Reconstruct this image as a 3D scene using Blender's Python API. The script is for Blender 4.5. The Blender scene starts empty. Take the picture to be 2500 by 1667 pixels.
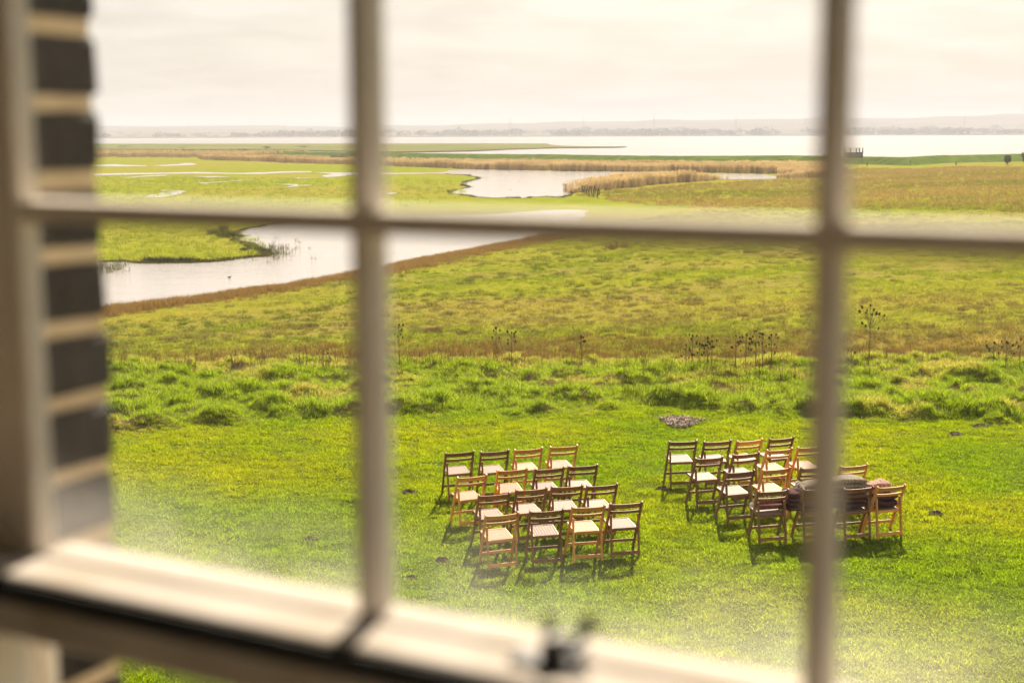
import bpy, bmesh, math, random
import numpy as np
from mathutils import Vector, Matrix

R = math.radians
rng = np.random.default_rng(7)
random.seed(7)
sc = bpy.context.scene
col = sc.collection

# ------------------------------------------------------------------ camera
F = 3472.0                                   # focal length in pixels of the 2500 px wide frame
PITCH, ROLL = R(8.37), R(0.2)
CAM = Vector((0, 0, 5.5))
_right = Vector((1, 0, 0))
_fwd = Vector((0, math.cos(PITCH), -math.sin(PITCH)))
_down = Vector((0, -math.sin(PITCH), -math.cos(PITCH)))
_cx = _right * math.cos(ROLL) + _down * math.sin(ROLL)
_cd = -_right * math.sin(ROLL) + _down * math.cos(ROLL)
cam_data = bpy.data.cameras.new('camera')
cam_data.sensor_width = 36
cam_data.lens = 36 * F / 2500
cam_data.clip_start = 0.05
cam_data.clip_end = 30000
cam_data.dof.use_dof = True
cam_data.dof.focus_distance = 28
cam_data.dof.aperture_fstop = 3.1
cam = bpy.data.objects.new('camera', cam_data)
m = Matrix((( _cx.x, -_cd.x, -_fwd.x, CAM.x),
            ( _cx.y, -_cd.y, -_fwd.y, CAM.y),
            ( _cx.z, -_cd.z, -_fwd.z, CAM.z),
            (0, 0, 0, 1)))
cam.matrix_world = m
col.objects.link(cam)
sc.camera = cam

# ------------------------------------------------------------------ sun, sky, exposure
SUN_AZ, SUN_EL = R(13), R(40)                # azimuth to the right of the view axis (+Y)
sun_data = bpy.data.lights.new('sun', 'SUN')
sun_data.energy = 5.0
sun_data.angle = R(0.6)
sun_data.color = (1.0, 0.87, 0.71)
sun = bpy.data.objects.new('sun', sun_data)
sdir = Vector((math.sin(SUN_AZ) * math.cos(SUN_EL), math.cos(SUN_AZ) * math.cos(SUN_EL), math.sin(SUN_EL)))
sun.rotation_euler = (-sdir).to_track_quat('-Z', 'Y').to_euler()
sun.location = (20, 60, 60)
col.objects.link(sun)

world = bpy.data.worlds.new('World')
sc.world = world
world.use_nodes = True
nt = world.node_tree
nt.nodes.clear()
N = nt.nodes.new
L = nt.links.new
out = N('ShaderNodeOutputWorld'); bg = N('ShaderNodeBackground'); bg.inputs[1].default_value = 0.1
sky = N('ShaderNodeTexSky'); sky.sky_type = 'NISHITA'; sky.sun_disc = False
sky.sun_elevation = SUN_EL; sky.sun_rotation = SUN_AZ
sky.air_density = 1.0; sky.dust_density = 4.0; sky.ozone_density = 1.0
tc = N('ShaderNodeTexCoord')
sep = N('ShaderNodeSeparateXYZ'); L(tc.outputs['Generated'], sep.inputs[0])
zz = N('ShaderNodeMath'); zz.operation = 'MAXIMUM'; zz.inputs[1].default_value = 0.0; L(sep.outputs[2], zz.inputs[0])
za = N('ShaderNodeMath'); za.operation = 'ADD'; za.inputs[1].default_value = 0.12; L(zz.outputs[0], za.inputs[0])
dx = N('ShaderNodeMath'); dx.operation = 'DIVIDE'; L(sep.outputs[0], dx.inputs[0]); L(za.outputs[0], dx.inputs[1])
dy = N('ShaderNodeMath'); dy.operation = 'DIVIDE'; L(sep.outputs[1], dy.inputs[0]); L(za.outputs[0], dy.inputs[1])
cmb = N('ShaderNodeCombineXYZ'); L(dx.outputs[0], cmb.inputs[0]); L(dy.outputs[0], cmb.inputs[1])
cn = N('ShaderNodeTexNoise'); cn.inputs['Scale'].default_value = 1.7; cn.inputs['Detail'].default_value = 7
cn.inputs['Roughness'].default_value = 0.55; cn.inputs['Distortion'].default_value = 0.35
L(cmb.outputs[0], cn.inputs['Vector'])
cr = N('ShaderNodeValToRGB')
cr.color_ramp.elements[0].position = 0.34; cr.color_ramp.elements[0].color = (2.36, 2.16, 2.07, 1)
cr.color_ramp.elements[1].position = 0.62; cr.color_ramp.elements[1].color = (2.98, 2.78, 2.68, 1)
L(cn.outputs[0], cr.inputs[0])
mx = N('ShaderNodeMix'); mx.data_type = 'RGBA'; mx.inputs[0].default_value = 0.86
L(sky.outputs[0], mx.inputs[6]); L(cr.outputs[0], mx.inputs[7])
L(mx.outputs[2], bg.inputs[0]); L(bg.outputs[0], out.inputs[0])

sc.view_settings.view_transform = 'Standard'
sc.view_settings.look = 'None'
sc.view_settings.exposure = 1.54
sc.view_settings.gamma = 1
sc.render.engine = 'CYCLES'
cy = sc.cycles
cy.use_denoising = True
cy.use_adaptive_sampling = True
cy.adaptive_threshold = 0.02
cy.max_bounces = 7
cy.diffuse_bounces = 4
cy.glossy_bounces = 3
cy.transmission_bounces = 4
cy.transparent_max_bounces = 12
cy.volume_bounces = 1
cy.caustics_reflective = False
cy.caustics_refractive = False
cy.sample_clamp_indirect = 6
sc.render.filter_size = 1.15

# ------------------------------------------------------------------ helpers
def ray(px, py):
    u, v = px - 1250.0, py - 833.5
    d = _cx * u + _cd * v + _fwd * F
    return d.normalized()

def at_z(px, py, z):
    d = ray(px, py)
    t = (z - CAM.z) / d.z
    return CAM + d * t

def at_y(px, py, y):
    d = ray(px, py)
    return CAM + d * (y / d.y)

def vnoise(x, y, seed=0):
    """smooth value noise 0..1, vectorised"""
    x = np.asarray(x, float); y = np.asarray(y, float)
    xi = np.floor(x).astype(np.int64); yi = np.floor(y).astype(np.int64)
    xf = x - xi; yf = y - yi
    def h(a, b):
        n = (a * 374761393 + b * 668265263 + seed * 144665) & 0xffffffff
        n = ((n ^ (n >> 13)) * 1274126177) & 0xffffffff
        n = n ^ (n >> 16)
        return (n & 0xffff) / 65535.0
    u = xf * xf * (3 - 2 * xf); v = yf * yf * (3 - 2 * yf)
    return (h(xi, yi) * (1 - u) + h(xi + 1, yi) * u) * (1 - v) + (h(xi, yi + 1) * (1 - u) + h(xi + 1, yi + 1) * u) * v

def fbm(x, y, seed=0, oct=4):
    s = 0; a = 0.5; t = 0
    for k in range(oct):
        s = s + a * vnoise(np.asarray(x) * 2 ** k, np.asarray(y) * 2 ** k, seed + k * 17); t += a; a *= 0.55
    return s / t

def sstep(a, b, x):
    t = np.clip((np.asarray(x, float) - a) / (b - a), 0, 1)
    return t * t * (3 - 2 * t)

def tag(o, label=None, cat=None, group=None, kind=None):
    if label: o['label'] = label
    if cat: o['category'] = cat
    if group: o['group'] = group
    if kind: o['kind'] = kind
    return o

def link(o, parent=None):
    col.objects.link(o)
    if parent is not None: o.parent = parent
    return o

def empty(name, loc=(0, 0, 0), rz=0):
    o = bpy.data.objects.new(name, None)
    o.empty_display_size = 0.2
    o.location = loc; o.rotation_euler = (0, 0, rz)
    return link(o)

def mesh_obj(name, v, f, mat, parent=None, smooth=False):
    me = bpy.data.meshes.new(name)
    me.from_pydata([tuple(map(float, p)) for p in v], [], [tuple(map(int, q)) for q in f])
    if mat: me.materials.append(mat)
    if smooth:
        me.polygons.foreach_set('use_smooth', [True] * len(me.polygons))
    me.update()
    return link(bpy.data.objects.new(name, me), parent)

def copy_tree(o, parent=None):
    c = o.copy(); col.objects.link(c)
    if parent is not None: c.parent = parent
    for ch in o.children: copy_tree(ch, c)
    return c

class MB:
    """collects simple solids into one mesh"""
    def __init__(s): s.v = []; s.f = []
    def add(s, v, f):
        n = len(s.v); s.v += [tuple(p) for p in v]; s.f += [tuple(i + n for i in q) for q in f]; return s
    def box(s, x0, x1, y0, y1, z0, z1):
        return s.add([(x0,y0,z0),(x1,y0,z0),(x1,y1,z0),(x0,y1,z0),(x0,y0,z1),(x1,y0,z1),(x1,y1,z1),(x0,y1,z1)],
                     [(0,3,2,1),(4,5,6,7),(0,1,5,4),(1,2,6,5),(2,3,7,6),(3,0,4,7)])
    def cbox(s, x0, x1, y0, y1, z0, z1, c):
        """box with chamfered edges (24 verts)"""
        bm = bmesh.new()
        bmesh.ops.create_cube(bm, size=1)
        for w in bm.verts:
            w.co = Vector((x0 if w.co.x < 0 else x1, y0 if w.co.y < 0 else y1, z0 if w.co.z < 0 else z1))
        bmesh.ops.bevel(bm, geom=bm.edges[:], offset=c, segments=1, affect='EDGES')
        bm.verts.index_update()
        s.add([w.co[:] for w in bm.verts], [[w.index for w in q.verts] for q in bm.faces]); bm.free(); return s
    def bar(s, p, q, w, d, ref=(1, 0, 0), c=0.0):
        """beam from p to q; width w along ref, depth d across"""
        p = Vector(p); q = Vector(q); ax = (q - p).normalized()
        r = Vector(ref); r = (r - ax * r.dot(ax)).normalized(); t = ax.cross(r)
        b = MB()
        ln = (q - p).length
        (b.cbox(-w/2, w/2, -d/2, d/2, 0, ln, c) if c else b.box(-w/2, w/2, -d/2, d/2, 0, ln))
        return s.add([p + r * a[0] + t * a[1] + ax * a[2] for a in b.v], b.f)
    def tube(s, pts, rad, n=6, cap=True):
        pts = [Vector(p) for p in pts]; rad = rad if hasattr(rad, '__len__') else [rad] * len(pts)
        V = []; Fc = []
        for i, p in enumerate(pts):
            ax = (pts[min(i+1, len(pts)-1)] - pts[max(i-1, 0)]).normalized()
            r = ax.orthogonal().normalized() if i == 0 else (r - ax * r.dot(ax)).normalized()
            t = ax.cross(r)
            for k in range(n):
                a = 2 * math.pi * k / n
                V.append(p + (r * math.cos(a) + t * math.sin(a)) * rad[i])
        for i in range(len(pts) - 1):
            for k in range(n):
                Fc.append((i*n+k, i*n+(k+1) % n, (i+1)*n+(k+1) % n, (i+1)*n+k))
        if cap:
            Fc.append(tuple(range(n-1, -1, -1))); Fc.append(tuple((len(pts)-1)*n + k for k in range(n)))
        return s.add(V, Fc)
    def build(s, name, mat, parent=None, smooth=False):
        return mesh_obj(name, s.v, s.f, mat, parent, smooth)

# ------------------------------------------------------------------ materials
def mat_new(name):
    M = bpy.data.materials.new(name); M.use_nodes = True
    M.node_tree.nodes.clear()
    return M, M.node_tree.nodes.new, M.node_tree.links.new

def noisy(name, c1, c2, scale=5, rough=0.8, detail=4, bump=0.0, bscale=None, spec=0.3, stretch=(1, 1, 1), lo=0.35, hi=0.65,
          coord='Object', c3=None, scale3=0.3, rand=0.0):
    M, N, L = mat_new(name)
    o = N('ShaderNodeOutputMaterial'); b = N('ShaderNodeBsdfPrincipled'); L(b.outputs[0], o.inputs[0])
    tcn = N('ShaderNodeTexCoord'); mp = N('ShaderNodeMapping'); mp.inputs['Scale'].default_value = stretch
    L(tcn.outputs[coord], mp.inputs[0])
    n = N('ShaderNodeTexNoise'); n.inputs['Scale'].default_value = scale; n.inputs['Detail'].default_value = detail
    L(mp.outputs[0], n.inputs['Vector'])
    r = N('ShaderNodeValToRGB'); r.color_ramp.elements[0].position = lo; r.color_ramp.elements[1].position = hi
    r.color_ramp.elements[0].color = (*c1, 1); r.color_ramp.elements[1].color = (*c2, 1)
    L(n.outputs[0], r.inputs[0])
    outc = r.outputs[0]
    if c3:
        n3 = N('ShaderNodeTexNoise'); n3.inputs['Scale'].default_value = scale3; n3.inputs['Detail'].default_value = 5
        L(mp.outputs[0], n3.inputs['Vector'])
        r3 = N('ShaderNodeMapRange'); r3.inputs[1].default_value = 0.45; r3.inputs[2].default_value = 0.62
        L(n3.outputs[0], r3.inputs[0])
        mxn = N('ShaderNodeMix'); mxn.data_type = 'RGBA'; L(r3.outputs[0], mxn.inputs[0]); L(outc, mxn.inputs[6])
        mxn.inputs[7].default_value = (*c3, 1); outc = mxn.outputs[2]
    if rand:
        oi = N('ShaderNodeObjectInfo'); hs = N('ShaderNodeHueSaturation')
        mr = N('ShaderNodeMapRange'); mr.inputs[3].default_value = 1 - rand; mr.inputs[4].default_value = 1 + rand
        L(oi.outputs['Random'], mr.inputs[0]); L(mr.outputs[0], hs.inputs['Value']); L(outc, hs.inputs['Color']); outc = hs.outputs[0]
    L(outc, b.inputs['Base Color'])
    b.inputs['Roughness'].default_value = rough
    b.inputs['Specular IOR Level'].default_value = spec
    if bump:
        nb = N('ShaderNodeTexNoise'); nb.inputs['Scale'].default_value = bscale or scale * 3; nb.inputs['Detail'].default_value = 4
        L(mp.outputs[0], nb.inputs['Vector'])
        bp = N('ShaderNodeBump'); bp.inputs['Strength'].default_value = min(1.0, bump); bp.inputs['Distance'].default_value = bump * 0.05
        L(nb.outputs[0], bp.inputs['Height']); L(bp.outputs[0], b.inputs['Normal'])
    return M

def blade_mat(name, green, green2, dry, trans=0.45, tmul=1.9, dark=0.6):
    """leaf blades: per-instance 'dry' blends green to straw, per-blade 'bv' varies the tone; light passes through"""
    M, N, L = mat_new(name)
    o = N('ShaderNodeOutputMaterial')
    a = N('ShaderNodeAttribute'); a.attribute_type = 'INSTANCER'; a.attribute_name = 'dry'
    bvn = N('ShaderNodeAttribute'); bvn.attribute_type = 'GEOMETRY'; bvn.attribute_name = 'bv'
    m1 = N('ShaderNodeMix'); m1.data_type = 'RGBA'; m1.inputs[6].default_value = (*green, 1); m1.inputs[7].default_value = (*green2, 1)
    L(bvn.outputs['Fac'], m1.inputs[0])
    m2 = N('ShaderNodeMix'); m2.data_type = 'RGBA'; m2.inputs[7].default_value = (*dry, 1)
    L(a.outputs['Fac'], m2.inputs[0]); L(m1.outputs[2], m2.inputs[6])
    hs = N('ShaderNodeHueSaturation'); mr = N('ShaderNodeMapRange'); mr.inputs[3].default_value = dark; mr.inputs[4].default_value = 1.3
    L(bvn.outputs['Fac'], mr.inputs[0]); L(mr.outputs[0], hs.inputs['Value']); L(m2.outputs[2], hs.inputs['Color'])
    p = N('ShaderNodeBsdfPrincipled'); p.inputs['Roughness'].default_value = 0.55; p.inputs['Specular IOR Level'].default_value = 0.1
    L(hs.outputs[0], p.inputs['Base Color'])
    tm = N('ShaderNodeMix'); tm.data_type = 'RGBA'; tm.blend_type = 'MULTIPLY'; tm.inputs[0].default_value = 1
    tm.inputs[7].default_value = (tmul, tmul, tmul * 0.55, 1); L(hs.outputs[0], tm.inputs[6])
    t = N('ShaderNodeBsdfTranslucent'); L(tm.outputs[2], t.inputs[0])
    ms = N('ShaderNodeMixShader'); ms.inputs[0].default_value = trans
    L(p.outputs[0], ms.inputs[1]); L(t.outputs[0], ms.inputs[2]); L(ms.outputs[0], o.inputs[0])
    return M

M_lawn_blade = blade_mat('lawn_blades', (0.082, 0.138, 0.003), (0.148, 0.205, 0.005), (0.215, 0.22, 0.006), trans=0.52, tmul=3.1, dark=0.4)
M_rough_blade = blade_mat('rough_blades', (0.10, 0.155, 0.006), (0.19, 0.24, 0.012), (0.30, 0.23, 0.09), trans=0.52, tmul=3.2, dark=0.42)
M_field_blade = blade_mat('field_blades', (0.115, 0.152, 0.008), (0.205, 0.24, 0.014), (0.32, 0.245, 0.082), trans=0.44, tmul=2.15, dark=0.55)
M_reed = blade_mat('reed_blades', (0.31, 0.215, 0.13), (0.43, 0.32, 0.215), (0.24, 0.155, 0.09), trans=0.3, tmul=1.2, dark=0.75)
M_dead = blade_mat('dead_stalks', (0.10, 0.055, 0.025), (0.2, 0.12, 0.055), (0.12, 0.07, 0.03), trans=0.15, tmul=1.1)
M_fringe_blade = blade_mat('shore_blades', (0.14, 0.095, 0.035), (0.22, 0.155, 0.06), (0.23, 0.135, 0.06), trans=0.4, tmul=1.6, dark=0.4)
M_pasture_blade = blade_mat('pasture_tussock_blades', (0.06, 0.085, 0.008), (0.12, 0.14, 0.014), (0.2, 0.14, 0.06), trans=0.4, tmul=1.7, dark=0.5)
M_rusty_blade = blade_mat('rusty_rough_blades', (0.12, 0.13, 0.015), (0.19, 0.18, 0.034), (0.29, 0.19, 0.09), trans=0.42, tmul=1.7, dark=0.5)
M_rush = blade_mat('rush_blades', (0.045, 0.06, 0.014), (0.09, 0.10, 0.025), (0.16, 0.12, 0.05), trans=0.25, tmul=1.3)

M_lawn = noisy('lawn_soil_turf', (0.035, 0.05, 0.006), (0.075, 0.10, 0.010), scale=14, rough=0.95, bump=0.5, bscale=40, spec=0.0, c3=(0.10, 0.115, 0.014), scale3=0.5)
M_bank = noisy('bank_turf', (0.06, 0.08, 0.008), (0.11, 0.135, 0.014), scale=6, rough=0.95, bump=0.6, bscale=25, spec=0.0, c3=(0.13, 0.10, 0.04), scale3=0.5)
M_field = noisy('field_turf', (0.135, 0.15, 0.010), (0.225, 0.215, 0.024), scale=3.5, rough=0.95, bump=0.5, bscale=9, spec=0.0, c3=(0.19, 0.155, 0.04), scale3=0.06, stretch=(0.7, 1.6, 1))
M_marsh = noisy('marsh_turf', (0.12, 0.152, 0.008), (0.205, 0.21, 0.016), scale=0.55, rough=0.95, detail=8, bump=1.0, bscale=1.6, spec=0.0, c3=(0.20, 0.175, 0.03), scale3=0.022, stretch=(0.6, 1.2, 1))
M_wall_turf = noisy('sea_wall_turf', (0.05, 0.085, 0.01), (0.11, 0.15, 0.015), scale=0.5, rough=0.95, detail=8, bump=1.0, bscale=1.2, spec=0.0, stretch=(0.5, 1.5, 1))
M_salt = noisy('saltmarsh', (0.11, 0.12, 0.02), (0.2, 0.17, 0.06), scale=0.05, rough=0.95, detail=8, spec=0.0, stretch=(0.4, 1.5, 1), c3=(0.075, 0.10, 0.015), scale3=0.02)
M_bed = noisy('mud', (0.08, 0.06, 0.04), (0.14, 0.11, 0.07), scale=0.5, rough=0.9)
M_far = noisy('far_land', (0.075, 0.065, 0.055), (0.15, 0.13, 0.105), scale=0.006, rough=1, detail=6, spec=0.0, stretch=(0.5, 1, 1))
M_far_tree = noisy('far_foliage', (0.055, 0.052, 0.042), (0.10, 0.09, 0.075), scale=0.1, rough=1, spec=0.0)

def water_mat(name, sx, sy, scale, bump, rough, dist=0.1):
    M, N, L = mat_new(name)
    o = N('ShaderNodeOutputMaterial'); b = N('ShaderNodeBsdfPrincipled'); L(b.outputs[0], o.inputs[0])
    b.inputs['Base Color'].default_value = (0.37, 0.34, 0.31, 1); b.inputs['Roughness'].default_value = rough
    b.inputs['IOR'].default_value = 1.33; b.inputs['Specular IOR Level'].default_value = 0.9
    t = N('ShaderNodeTexCoord'); mp = N('ShaderNodeMapping'); mp.inputs['Scale'].default_value = (sx, sy, 1)
    L(t.outputs['Object'], mp.inputs[0])
    n = N('ShaderNodeTexNoise'); n.inputs['Scale'].default_value = scale; n.inputs['Detail'].default_value = 3; n.inputs['Roughness'].default_value = 0.6
    L(mp.outputs[0], n.inputs['Vector'])
    n2 = N('ShaderNodeTexNoise'); n2.inputs['Scale'].default_value = scale * 0.04; n2.inputs['Detail'].default_value = 3
    L(mp.outputs[0], n2.inputs['Vector'])
    mr = N('ShaderNodeMapRange'); mr.inputs[1].default_value = 0.35; mr.inputs[2].default_value = 0.65; mr.inputs[3].default_value = 0.45; mr.inputs[4].default_value = 1.0
    L(n2.outputs[0], mr.inputs[0])
    ml = N('ShaderNodeMath'); ml.operation = 'MULTIPLY'; L(n.outputs[0], ml.inputs[0]); L(mr.outputs[0], ml.inputs[1])
    bp = N('ShaderNodeBump'); bp.inputs['Strength'].default_value = bump; bp.inputs['Distance'].default_value = dist
    L(ml.outputs[0], bp.inputs['Height']); L(bp.outputs[0], b.inputs['Normal'])
    return M
M_water = water_mat('lake_water', 1, 3.2, 0.9, 0.8, 0.1, 0.12)
M_river = water_mat('river_water', 1, 2.2, 0.25, 0.4, 0.15, 0.25)
M_river.node_tree.nodes['Principled BSDF'].inputs['Base Color'].default_value = (0.20, 0.18, 0.16, 1)
M_river.node_tree.nodes['Principled BSDF'].inputs['Specular IOR Level'].default_value = 0.5

# ------------------------------------------------------------------ terrain model
Z_MARSH, Z_WATER = -5.0, -4.95
SHORE = [at_z(px, py, -4.95) for px, py in [(235, 767), (298, 755), (410, 741), (516, 727), (621, 709), (726, 695), (831, 678), (935, 660), (1040, 634), (1180, 608), (1286, 588), (1373, 566)]]
A0, B0 = SHORE[0], SHORE[-1]
sd = Vector((B0.x - A0.x, B0.y - A0.y)).normalized(); sn = Vector((sd.y, -sd.x))      # sn points to the field side
_sx = np.array([p.x for p in SHORE]); _sy = np.array([p.y for p in SHORE])
_al = (_sx - A0.x) * sd.x + (_sy - A0.y) * sd.y; _of = (_sx - A0.x) * sn.x + (_sy - A0.y) * sn.y

def shore_d(x, y):
    x = np.asarray(x, float); y = np.asarray(y, float)
    al = (x - A0.x) * sd.x + (y - A0.y) * sd.y
    return (x - A0.x) * sn.x + (y - A0.y) * sn.y - np.interp(al, _al, _of)

WALL_PX = [(-500, 360), (250, 365), (700, 369), (930, 374), (1300, 377), (1700, 380), (1950, 379.5), (2100, 382), (2200, 384), (2300, 379), (2500, 376), (3200, 372)]
WALLP = [at_z(px, py, -2.6) for px, py in WALL_PX]
_wx = np.array([p.x for p in WALLP]); _wy = np.array([p.y for p in WALLP])
def wall_y(x): return np.interp(x, _wx, _wy)

CREST = 33.0
def lawn_edge(x):
    # px of the ragged lawn edge, turned into ground distance
    return np.interp(x, _ex, _ey)
_e = [at_z(px, py, 0) for px, py in [(-300, 1085), (250, 1066), (560, 1040), (900, 1022), (1000, 1020), (1600, 1003), (2080, 1025), (2450, 1044), (2900, 1060)]]
_ex = np.array([p.x for p in _e]); _ey = np.array([p.y for p in _e])

def gz(x, y):
    x = np.asarray(x, float); y = np.asarray(y, float)
    d = shore_d(x, y)
    zf = np.where(d > 0, Z_MARSH + 2.7 * (1 - np.exp(-np.maximum(d, 0) / 42)), Z_MARSH)
    # the field swells a little
    zf = zf + np.where(d > 0, (fbm(x * 0.05, y * 0.05, 3) - 0.5) * 0.7 * np.clip(d / 25, 0, 1), 0)
    k = sstep(CREST, CREST + 13, y)
    z = zf * k
    wy = wall_y(x)
    z = np.where(y > wy + 3, np.minimum(z, Z_MARSH - 3.0 * sstep(3, 25, y - wy)), z)
    # right-hand ground falls back to marsh level before the sea wall
    z = np.where((y > wy - 60) & (y <= wy + 3), Z_MARSH + (z - Z_MARSH) * (1 - sstep(wy - 60, wy - 15, y)), z)
    return z

def hit(px, py, zadd=0.0):
    d = ray(px, py)
    t = np.geomspace(8, 6000, 6000)
    X = CAM.x + d.x * t; Y = CAM.y + d.y * t; Z = CAM.z + d.z * t
    below = Z < gz(X, Y) + zadd
    i = int(np.argmax(below))
    t0, t1 = t[max(i-1, 0)], t[i]
    for _ in range(25):
        tm = (t0 + t1) / 2
        if CAM.z + d.z * tm < float(gz(CAM.x + d.x * tm, CAM.y + d.y * tm)) + zadd: t1 = tm
        else: t0 = tm
    return CAM + d * t1

# hummocks of the rough bank
MOUNDS = []
for _ in range(1300):
    mx_ = rng.uniform(-22, 24); my_ = rng.uniform(25.0, 34.5)
    MOUNDS.append((mx_, my_, rng.uniform(0.12, 0.36), rng.uniform(0.03, 0.19)))
for px, py, rr, hh in [(1608, 990, .34, .34), (1650, 990, .34, .34), (2400, 945, .75, .5), (2000, 1018, .45, .36), (2085, 1022, .45, .34), (2150, 1022, .5, .3), (1065, 1003, .5, .34),
                       (1130, 925, .5, .35), (1200, 925, .5, .34), (660, 1010, .5, .36), (520, 1040, .5, .3), (350, 1055, .5, .3), (670, 940, .7, .34), (2290, 1010, .5, .35), (1700, 1000, .4, .3), (2450, 1025, .5, .35), (2360, 1020, .5, .3), (1420, 985, .45, .3), (980, 1010, .5, .3)]:
    p = at_z(px, py, 0); MOUNDS.append((p.x, p.y + rr * 0.8, rr * 0.8, hh * 0.7))
MOUNDS = np.array(MOUNDS)
def hum(x, y):
    x = np.asarray(x, float); y = np.asarray(y, float)
    shp = x.shape; xf = x.ravel(); yf = y.ravel(); h = np.zeros_like(xf)
    sel = (yf > 23) & (yf < 37) & (np.abs(xf) < 26)
    if sel.any():
        xs, ys = xf[sel], yf[sel]; hs = np.zeros_like(xs)
        for cx, cyy, rr, hh in MOUNDS:
            d2 = ((xs - cx) ** 2 + ((ys - cyy) * 1.15) ** 2) / rr ** 2
            hs = np.maximum(hs, hh * np.exp(-d2 * d2 * 0.6)) + 0.18 * hh * np.exp(-d2)
        h[sel] = hs
    e = lawn_edge(xf) + (vnoise(xf * 1.3, yf * 0 + 3.3, 5) - 0.5) * 0.9
    mask = sstep(0.0, 0.5, yf - e) * (1 - sstep(CREST + 0.5, CREST + 3, yf))
    h = h * mask
    lawnb = (fbm(xf * 0.9, yf * 0.9, 9) - 0.5) * 0.09 + (fbm(xf * 3.1, yf * 3.1, 19) - 0.5) * 0.035
    h = h + np.where(yf < CREST, lawnb, 0)
    fm = sstep(CREST + 8, CREST + 14, yf) * (shore_d(xf, yf) > 1)
    h = h + fm * ((fbm(xf * 0.45, yf * 0.6, 29) - 0.5) * 0.16 + np.maximum(vnoise(xf * 0.9, yf * 1.1, 31) - 0.62, 0) * 0.25)
    return h.reshape(shp)

def ground(x, y): return gz(x, y) + hum(x, y)

# ground sheet, split where the cover changes
Ys = list(np.arange(-60, 12, 3.0)) + list(np.arange(12, 47, 0.16))
y_ = 47.0; st = 0.45
while y_ < 9500:
    Ys.append(y_); st *= 1.0215; y_ += st
Ys.append(9500); Ys = np.array(Ys)
S = np.linspace(-1, 1, 301)
S = np.sign(S) * (0.75 * np.abs(S) + 0.25 * np.abs(S) ** 3)
HX = np.where(Ys < 12, 40, 17 + 0.60 * Ys); HX = np.maximum(HX, 24)
GX = S[None, :] * HX[:, None]; GY = np.repeat(Ys[:, None], len(S), 1)
GZ = ground(GX, GY)
nr, nc = GX.shape
fx = (GX[:-1, :-1] + GX[1:, 1:]) / 2; fy = (GY[:-1, :-1] + GY[1:, 1:]) / 2
zone = np.where(fy < lawn_edge(fx), 0, np.where(fy < CREST + 4, 1, np.where(shore_d(fx, fy) > 0, 2, 3)))
zone = np.where(fy > wall_y(fx) + 5, 4, zone)
GV = np.stack([GX.ravel(), GY.ravel(), GZ.ravel()], 1)
idx = np.arange(nr * nc).reshape(nr, nc)
quads = np.stack([idx[:-1, :-1], idx[:-1, 1:], idx[1:, 1:], idx[1:, :-1]], -1)
for z, nm, mt, lb in [(0, 'lawn', M_lawn, 'short bright green mown lawn in front of the house'), (1, 'grassy_bank', M_bank, 'rough tussocky grass bank along the far edge of the lawn'),
                      (2, 'field', M_field, 'sloping pasture of mixed green and dry grass below the bank'), (3, 'marsh', M_marsh, 'flat green grazing marsh cut by pools'),
                      (4, 'river_bed', M_bed, 'muddy bed under the wide river')]:
    q = quads[zone == z]
    used, inv = np.unique(q.ravel(), return_inverse=True)
    o = mesh_obj(nm, GV[used], inv.reshape(-1, 4), mt, smooth=True)
    tag(o, lb, nm.replace('_', ' '), kind='structure')

# ------------------------------------------------------------------ scatter (instances of small tufts)
def tuft(name, n, radius, h0, h1, w, lean, mat, seed, seg=2, plume=False, curl=0.5):
    r = np.random.default_rng(seed); V = []; Fc = []; bv = []
    for i in range(n):
        a = r.uniform(0, 2 * math.pi); rr = radius * math.sqrt(r.uniform())
        bx, by = rr * math.cos(a), rr * math.sin(a)
        h = r.uniform(h0, h1); la = r.uniform(0, 2 * math.pi); ln = lean * r.uniform(0.2, 1.0) * h
        lx, ly = math.cos(la) * ln, math.sin(la) * ln
        fa = r.uniform(0, math.pi); wx, wy = math.cos(fa) * w / 2, math.sin(fa) * w / 2
        b0 = len(V); tone = r.uniform()
        for k in range(seg):
            t = k / seg; c = t ** (1 + curl)
            ww = 1 - 0.45 * t
            V += [(bx + lx * c - wx * ww, by + ly * c - wy * ww, h * t * (1 - 0.15 * lean * t)), (bx + lx * c + wx * ww, by + ly * c + wy * ww, h * t * (1 - 0.15 * lean * t))]
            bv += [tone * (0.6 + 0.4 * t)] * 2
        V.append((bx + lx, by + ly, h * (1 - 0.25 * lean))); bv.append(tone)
        for k in range(seg - 1):
            Fc.append((b0 + 2*k, b0 + 2*k + 1, b0 + 2*k + 3, b0 + 2*k + 2))
        Fc.append((b0 + 2*(seg-1), b0 + 2*(seg-1) + 1, b0 + 2*seg))
        if plume:
            p0 = len(V); pw = w * 1.9
            tx, ty, tz = bx + lx * 0.9, by + ly * 0.9, h * 0.86
            V += [(tx, ty, tz), (tx - pw * math.cos(fa) + lx * .1, ty - pw * math.sin(fa), tz + h * 0.1), (tx + lx * 0.35, ty + ly * 0.35, tz + h * 0.2), (tx + pw * math.cos(fa), ty + pw * math.sin(fa), tz + h * 0.08)]
            bv += [1.0] * 4; Fc.append((p0, p0 + 1, p0 + 2, p0 + 3))
    me = bpy.data.meshes.new(name); me.from_pydata(V, [], Fc); me.materials.append(mat)
    at = me.attributes.new('bv', 'FLOAT', 'POINT'); at.data.foreach_set('value', np.array(bv, dtype=np.float32))
    me.polygons.foreach_set('use_smooth', [True] * len(me.polygons)); me.update()
    return bpy.data.objects.new(name, me)

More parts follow.
